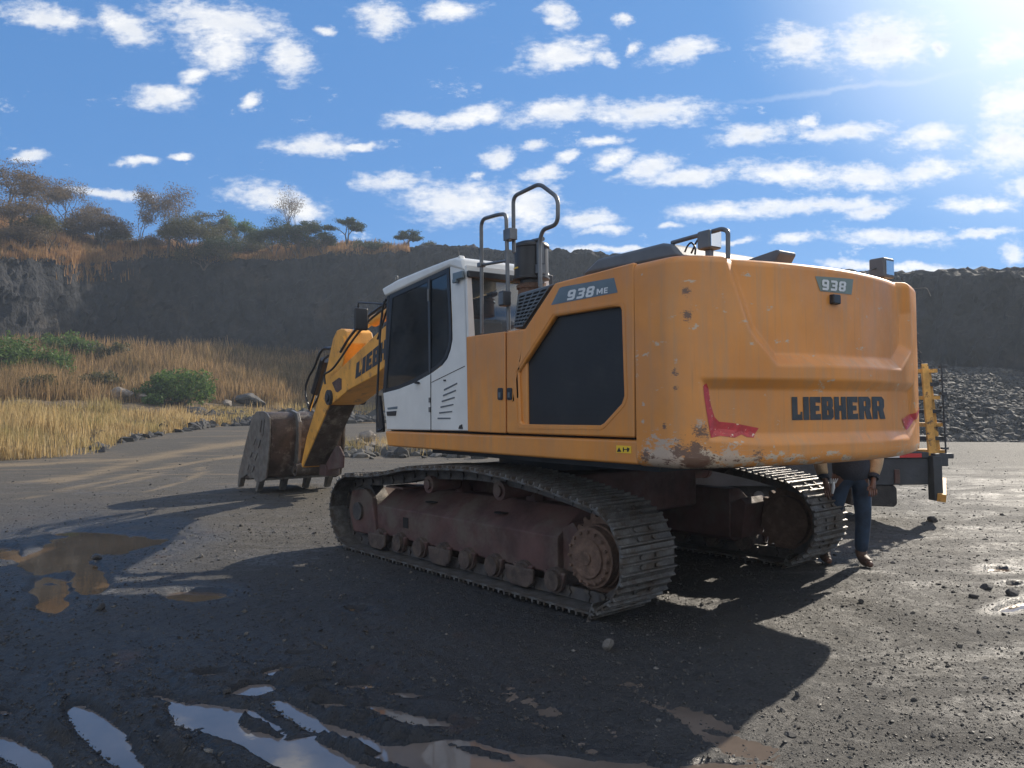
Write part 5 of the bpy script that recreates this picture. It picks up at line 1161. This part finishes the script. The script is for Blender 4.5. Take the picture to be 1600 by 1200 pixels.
stone(315,874,.035,'pale pebble in the sunlit strip left of the near track', m=M['stone'])
stone(354,1086,.03,'tiny dark stone lying in the upper thin puddle', m=M['stone_dark'])
stone(512,738,.14,'dark stone between the bucket and the front of the near track', m=M['stone_dark'])
stone(607,716,.15,'dark stone just above the front of the near track', m=M['stone_dark'])
for i, (a, b, D_, s, lb_) in enumerate([(190,625,46,.85,'grey boulder in the grass just left of the round green shrub'), (222,628,47,.55,'smaller grey boulder between the round shrub and a larger boulder'), (355,635,52,.5,'boulder at the right foot of the round green shrub'), (385,630,53,.85,'large dark boulder left of a slightly smaller one above the bucket'), (402,633,53,.7,'dark boulder right above the excavator bucket'),
    (560,702,26.5,.42,'rounded boulder in dry grass left of the cab skirt'), (590,708,26.3,.40,'second rounded boulder in dry grass touching the cab skirt'), (573,690,27.6,.45,'tall boulder standing behind two rounded ones left of the cab')]):
    stone(a, b, s, lb_, 'boulder', M['boulder'] if i not in (3,4) else M['stone_dark'], 'boulders along the bank' if i < 5 else 'boulders left of the cab', D=D_)

# ---------------------------------------------------------------- shrubs and trees
def leafcloud(C_, n, r, size, flat=.7):
    C_ = np.asarray(C_); k = RNG.integers(0, len(C_), n); d_ = RNG.normal(0,1,(n,3)); d_ /= np.linalg.norm(d_,axis=1,keepdims=True); rr = np.asarray(r)[k][:,None]*RNG.random((n,1))**.45
    P = C_[k]+d_*rr*[1,1,flat]; a = RNG.normal(0,1,(n,3)); a /= np.linalg.norm(a,axis=1,keepdims=True); b = np.cross(a, RNG.normal(0,1,(n,3))); b /= np.linalg.norm(b,axis=1,keepdims=True)
    s = (size*RNG.uniform(.5,1.3,n))[:,None]; V3 = np.stack([P-a*s, P+b*s*.45, P+a*s, P-b*s*.45], 1); return V3.reshape(-1,3), np.arange(4*n).reshape(-1,4)
LG = islandmat('green_leaves', [(.035,.065,.014),(.07,.125,.028),(.12,.19,.045),(.05,.09,.02)], .6, .45)
LG2 = islandmat('olive_leaves', [(.05,.05,.022),(.085,.082,.035),(.12,.11,.045),(.065,.06,.03)], .6, .4)
LB = islandmat('dry_brown_leaves', [(.09,.068,.045),(.15,.11,.07),(.20,.145,.09),(.11,.085,.055)], .7, .4)
LD = islandmat('dark_green_leaves', [(.022,.036,.016),(.04,.06,.024),(.065,.085,.035)], .6, .35)
M['bark'] = mat('grey_bark', (.10,.08,.065), .9, 0, .3, 3, .4, 20)
def shrub(px_, py_, D, w, h, m, label, n=2600, leaf=.10, group='green shrubs on the bank'):
    p = drop(px_, py_, D); e = empty('shrub', (p.x, p.y, p.z-.1)); tag(e, label, 'shrub', group)
    C_ = [(RNG.uniform(-.5,.5)*w, RNG.uniform(-.4,.4)*w, h*RNG.uniform(.25,.78)) for _ in range(22)]+[(0,0,h*.75)]; rr = [h*RNG.uniform(.20,.38) for _ in C_]
    V3, F_ = leafcloud(C_, n, rr, leaf, .85); npmesh('foliage', V3, F_, m, parent=e)
    mb = MB()
    for c_ in C_: mb.tube([(0,0,0), (c_[0]*.4,c_[1]*.4,c_[2]*.6), c_], [.04,.025,.01], 5)
    mb.build('stems', M['bark'], e)
shrub(285,633,55,3.6,2.6,LG,'round bright green shrub at the foot of the reed mound',5200,.13)
shrub(112,560,60,3.4,2.4,LG,'green shrub on the skyline of the mound, left of the reeds',3800,.14)
shrub(78,588,55,3.0,2.2,LG,'green shrub below and left of the mound-top shrub',3000,.13)
shrub(155,565,62,4.2,1.8,LG2,'olive green bush trailing right from the mound-top shrub',2600,.14)
shrub(150,612,52,2.8,1.5,LG2,'low olive shrub between the golden grass and the reed mound',2000,.12)
shrub(5,590,48,3.2,3.4,LG,'green shrub cut by the left edge of the picture',4200,.13)
shrub(55,618,48,2.0,1.5,LG2,'small olive shrub above the golden grass near the left edge',1500,.12)
shrub(210,625,50,1.6,.9,LG,'small green shrub beside the grey boulder',900,.1)
shrub(240,632,50,1.3,.9,LG,'small green shrub left of the round bright shrub',900,.1)
def tree(px_, py_, D, H, spread, m, label, kind='umbrella', n=3000, leaf=.16, tr=.14, stems=2, group='trees on the ridge', twig=1.0, name='tree'):
    p = drop(px_, py_, D); e = empty(name, (p.x, p.y, p.z-.6)); tag(e, label, 'tree', group)
    rs = random.Random(int(px_*13+H*7)); mb = MB(); tips = []
    def grow_b(a, d_, ln, r_, lev):
        b = a+d_*ln; mid = a.lerp(b,.5)+Vector((rs.uniform(-1,1),rs.uniform(-1,1),0))*ln*.07
        mb.tube([a, mid, b], [r_, r_*.85, r_*.68], 5 if lev > 1 else 7, cap=False)
        if lev >= 5 or r_ < .008: tips.append(b); return
        for k in range(rs.choice((2,2,3)) if lev < 3 else 2):
            sp_ = {'umbrella': .75, 'round': .62, 'bare': .5}[kind]
            v_ = Vector((rs.gauss(0,1),rs.gauss(0,1),rs.gauss(0,.5))).normalized(); nd_ = (d_+v_*sp_)
            if kind == 'umbrella' and lev >= 2: nd_.z *= .45
            if nd_.z < .05: nd_.z = .05+rs.random()*.15
            grow_b(b, nd_.normalized(), ln*rs.uniform(.62,.85), r_*.62, lev+1)
        tips.append(b) if lev > 2 else None
    for s_ in range(stems):
        a_ = rs.uniform(0,2*PI); d_ = Vector((math.cos(a_)*.30, math.sin(a_)*.30, 1)).normalized(); grow_b(Vector((0,0,0)), d_, H*.36, tr, 0)
    top = max(t.z for t in tips); wd = max(max(abs(t.x), abs(t.y)) for t in tips); sz, sx_ = H*.93/top, spread*.5/wd
    mb.v = [(a*sx_, b*sx_, c_*sz) for a, b, c_ in mb.v]; tips = [(t.x*sx_, t.y*sx_, t.z*sz) for t in tips]
    mb.build('trunk', M['bark'], e)
    hi = [t for t in tips if t[2] > H*(.5 if kind != 'round' else .25)] or tips
    rr = [spread*rs.uniform(.08,.17) for _ in hi]; V3, F_ = leafcloud(hi, int(n*2.0), rr, leaf*.62, .38 if kind == 'umbrella' else .8)
    npmesh('crown', V3, F_, m, parent=e)
T_L = 'dry brown thin-leaved tree '
tree(15,352,92,7.2,9.5,LB,'dark spreading tree at the left edge of the ridge',n=3600,tr=.2)
tree(66,352,94,6.9,7.5,LB,'brown umbrella tree second from the left on the ridge',n=2300)
tree(105,362,96,7.6,7.5,LB,'tall thin tree with pale stems left of the dry bushes','bare',n=2600,stems=2)
tree(148,368,98,5.0,6.0,LB,'small brown umbrella tree behind the domed dry bush',n=1500)
tree(22,372,82,4.6,6.5,LB,'low tan dry bush below the leftmost tree','round',3800,.15,.1,3)
tree(75,392,80,4.2,6.0,LG2,'low olive bush on the grassy slope under the thin umbrella trees','round',3000,.15,.1,3)
tree(160,395,88,5.4,9.0,LB,'wide domed brown bush in the middle of the left ridge','umbrella',5200,.17,.14,4)
tree(218,398,94,8.4,6.5,LB,'thin vase-shaped bare tree, left one of the pair right of the domed bush','bare',n=1700,stems=2)
tree(258,402,94,9.0,7.5,LB,'tall vase-shaped bare tree, right one of the pair right of the domed bush','bare',n=2300,stems=2)
tree(300,412,90,6.2,7.5,LG2,'dense olive bush hanging over the cliff edge','round',5200,.17,.14,4)
tree(325,400,96,6.8,5.5,LG2,'upright olive tree right behind the bush on the cliff edge',n=2000,stems=2)
tree(378,392,98,5.0,5.4,LG,'bright green round tree left of the tall bare snag','round',3000,.16,.14,2)
tree(350,408,92,3.4,6.5,LD,'low dark green thicket under the bright green round tree','round',2600,.15,.1,4)
tree(452,402,95,9.6,5.4,LB,'tall bare dead tree rising above the dark thicket','bare',700,.14,.16,2)
tree(430,404,93,5.6,6.0,LD,'dark green dense tree at the left foot of the tall dead tree','round',4200,.16,.14,3)
tree(482,400,94,5.4,5.6,LD,'dark green tree at the right foot of the tall dead tree','umbrella',3200,.17,.14,3)
tree(536,394,97,4.8,5.0,LD,'dark layered tree standing alone right of the tall dead tree','umbrella',2600,.17,.16,1)
tree(575,392,98,2.0,4.0,LD,'very low dark bush between the layered tree and the small round tree','round',1200,.15,.08,3)
tree(627,390,98,2.9,4.6,LD,'small dark flat-topped tree near the bare rock skyline','umbrella',2600,.16,.12,1)
tree(672,388,96,1.5,2.6,LG2,'tiny shrubby tree at the end of the ridge by the bare rock','round',900,.14,.06,3)
tree(400,400,97,2.6,8.0,LG2,'long low olive hedge of scrub between the round tree and dead tree','round',2600,.15,.08,5)

for i, (a, b, D_, H_, sp__, m_, lb_) in enumerate([
 (40,385,84,3.0,6.0,LB,'rust brown low bush under the left umbrella trees'), (120,385,90,3.6,6.5,LB,'brown rounded bush between the left trees and the domed bush'), (188,392,90,3.2,5.0,LG2,'small olive bush at the right foot of the domed bush'),
 (236,398,93,2.6,5.0,LB,'low brown scrub under the bare tree pair'), (278,398,96,4.6,5.5,LB,'fine twigged brown tree behind the right bare tree'), (345,398,99,4.6,5.0,LG2,'olive tree filling the gap left of the green round tree'),
 (318,418,90,3.2,7.0,LG2,'olive scrub spilling over the edge below the dense bush'), (408,398,99,4.2,5.0,LD,'dark tree just right of the bright green round tree'), (505,400,96,3.6,4.6,LD,'dark bush between the dead tree group and the layered tree'),
 (466,404,93,4.6,4.6,LD,'dark leafy mass around the trunk of the dead tree'), (552,396,98,2.4,4.2,LG2,'low olive scrub right of the layered tree'), (604,392,98,1.5,3.2,LG2,'low scrub left of the flat-topped tree')]):
    tree(a, b, D_, H_, sp__, m_, lb_, 'round', 2600, .15, .1, 4)

# ================================================================ HAZE
hb = MB(); hb.box((-140,-40,-4),(140,190,32)); hz = hb.build('haze', None); hz['kind'] = 'stuff'
hm = bpy.data.materials.new('haze'); hm.use_nodes = True; nt = hm.node_tree; nt.nodes.clear()
pv_ = nd(nt, 'ShaderNodeVolumePrincipled', {'Color': (.74,.86,1.0,1), 'Density': .00085, 'Anisotropy': .30})
nd(nt, 'ShaderNodeOutputMaterial', {'Volume': pv_.outputs[0]}); hz.data.materials.append(hm)
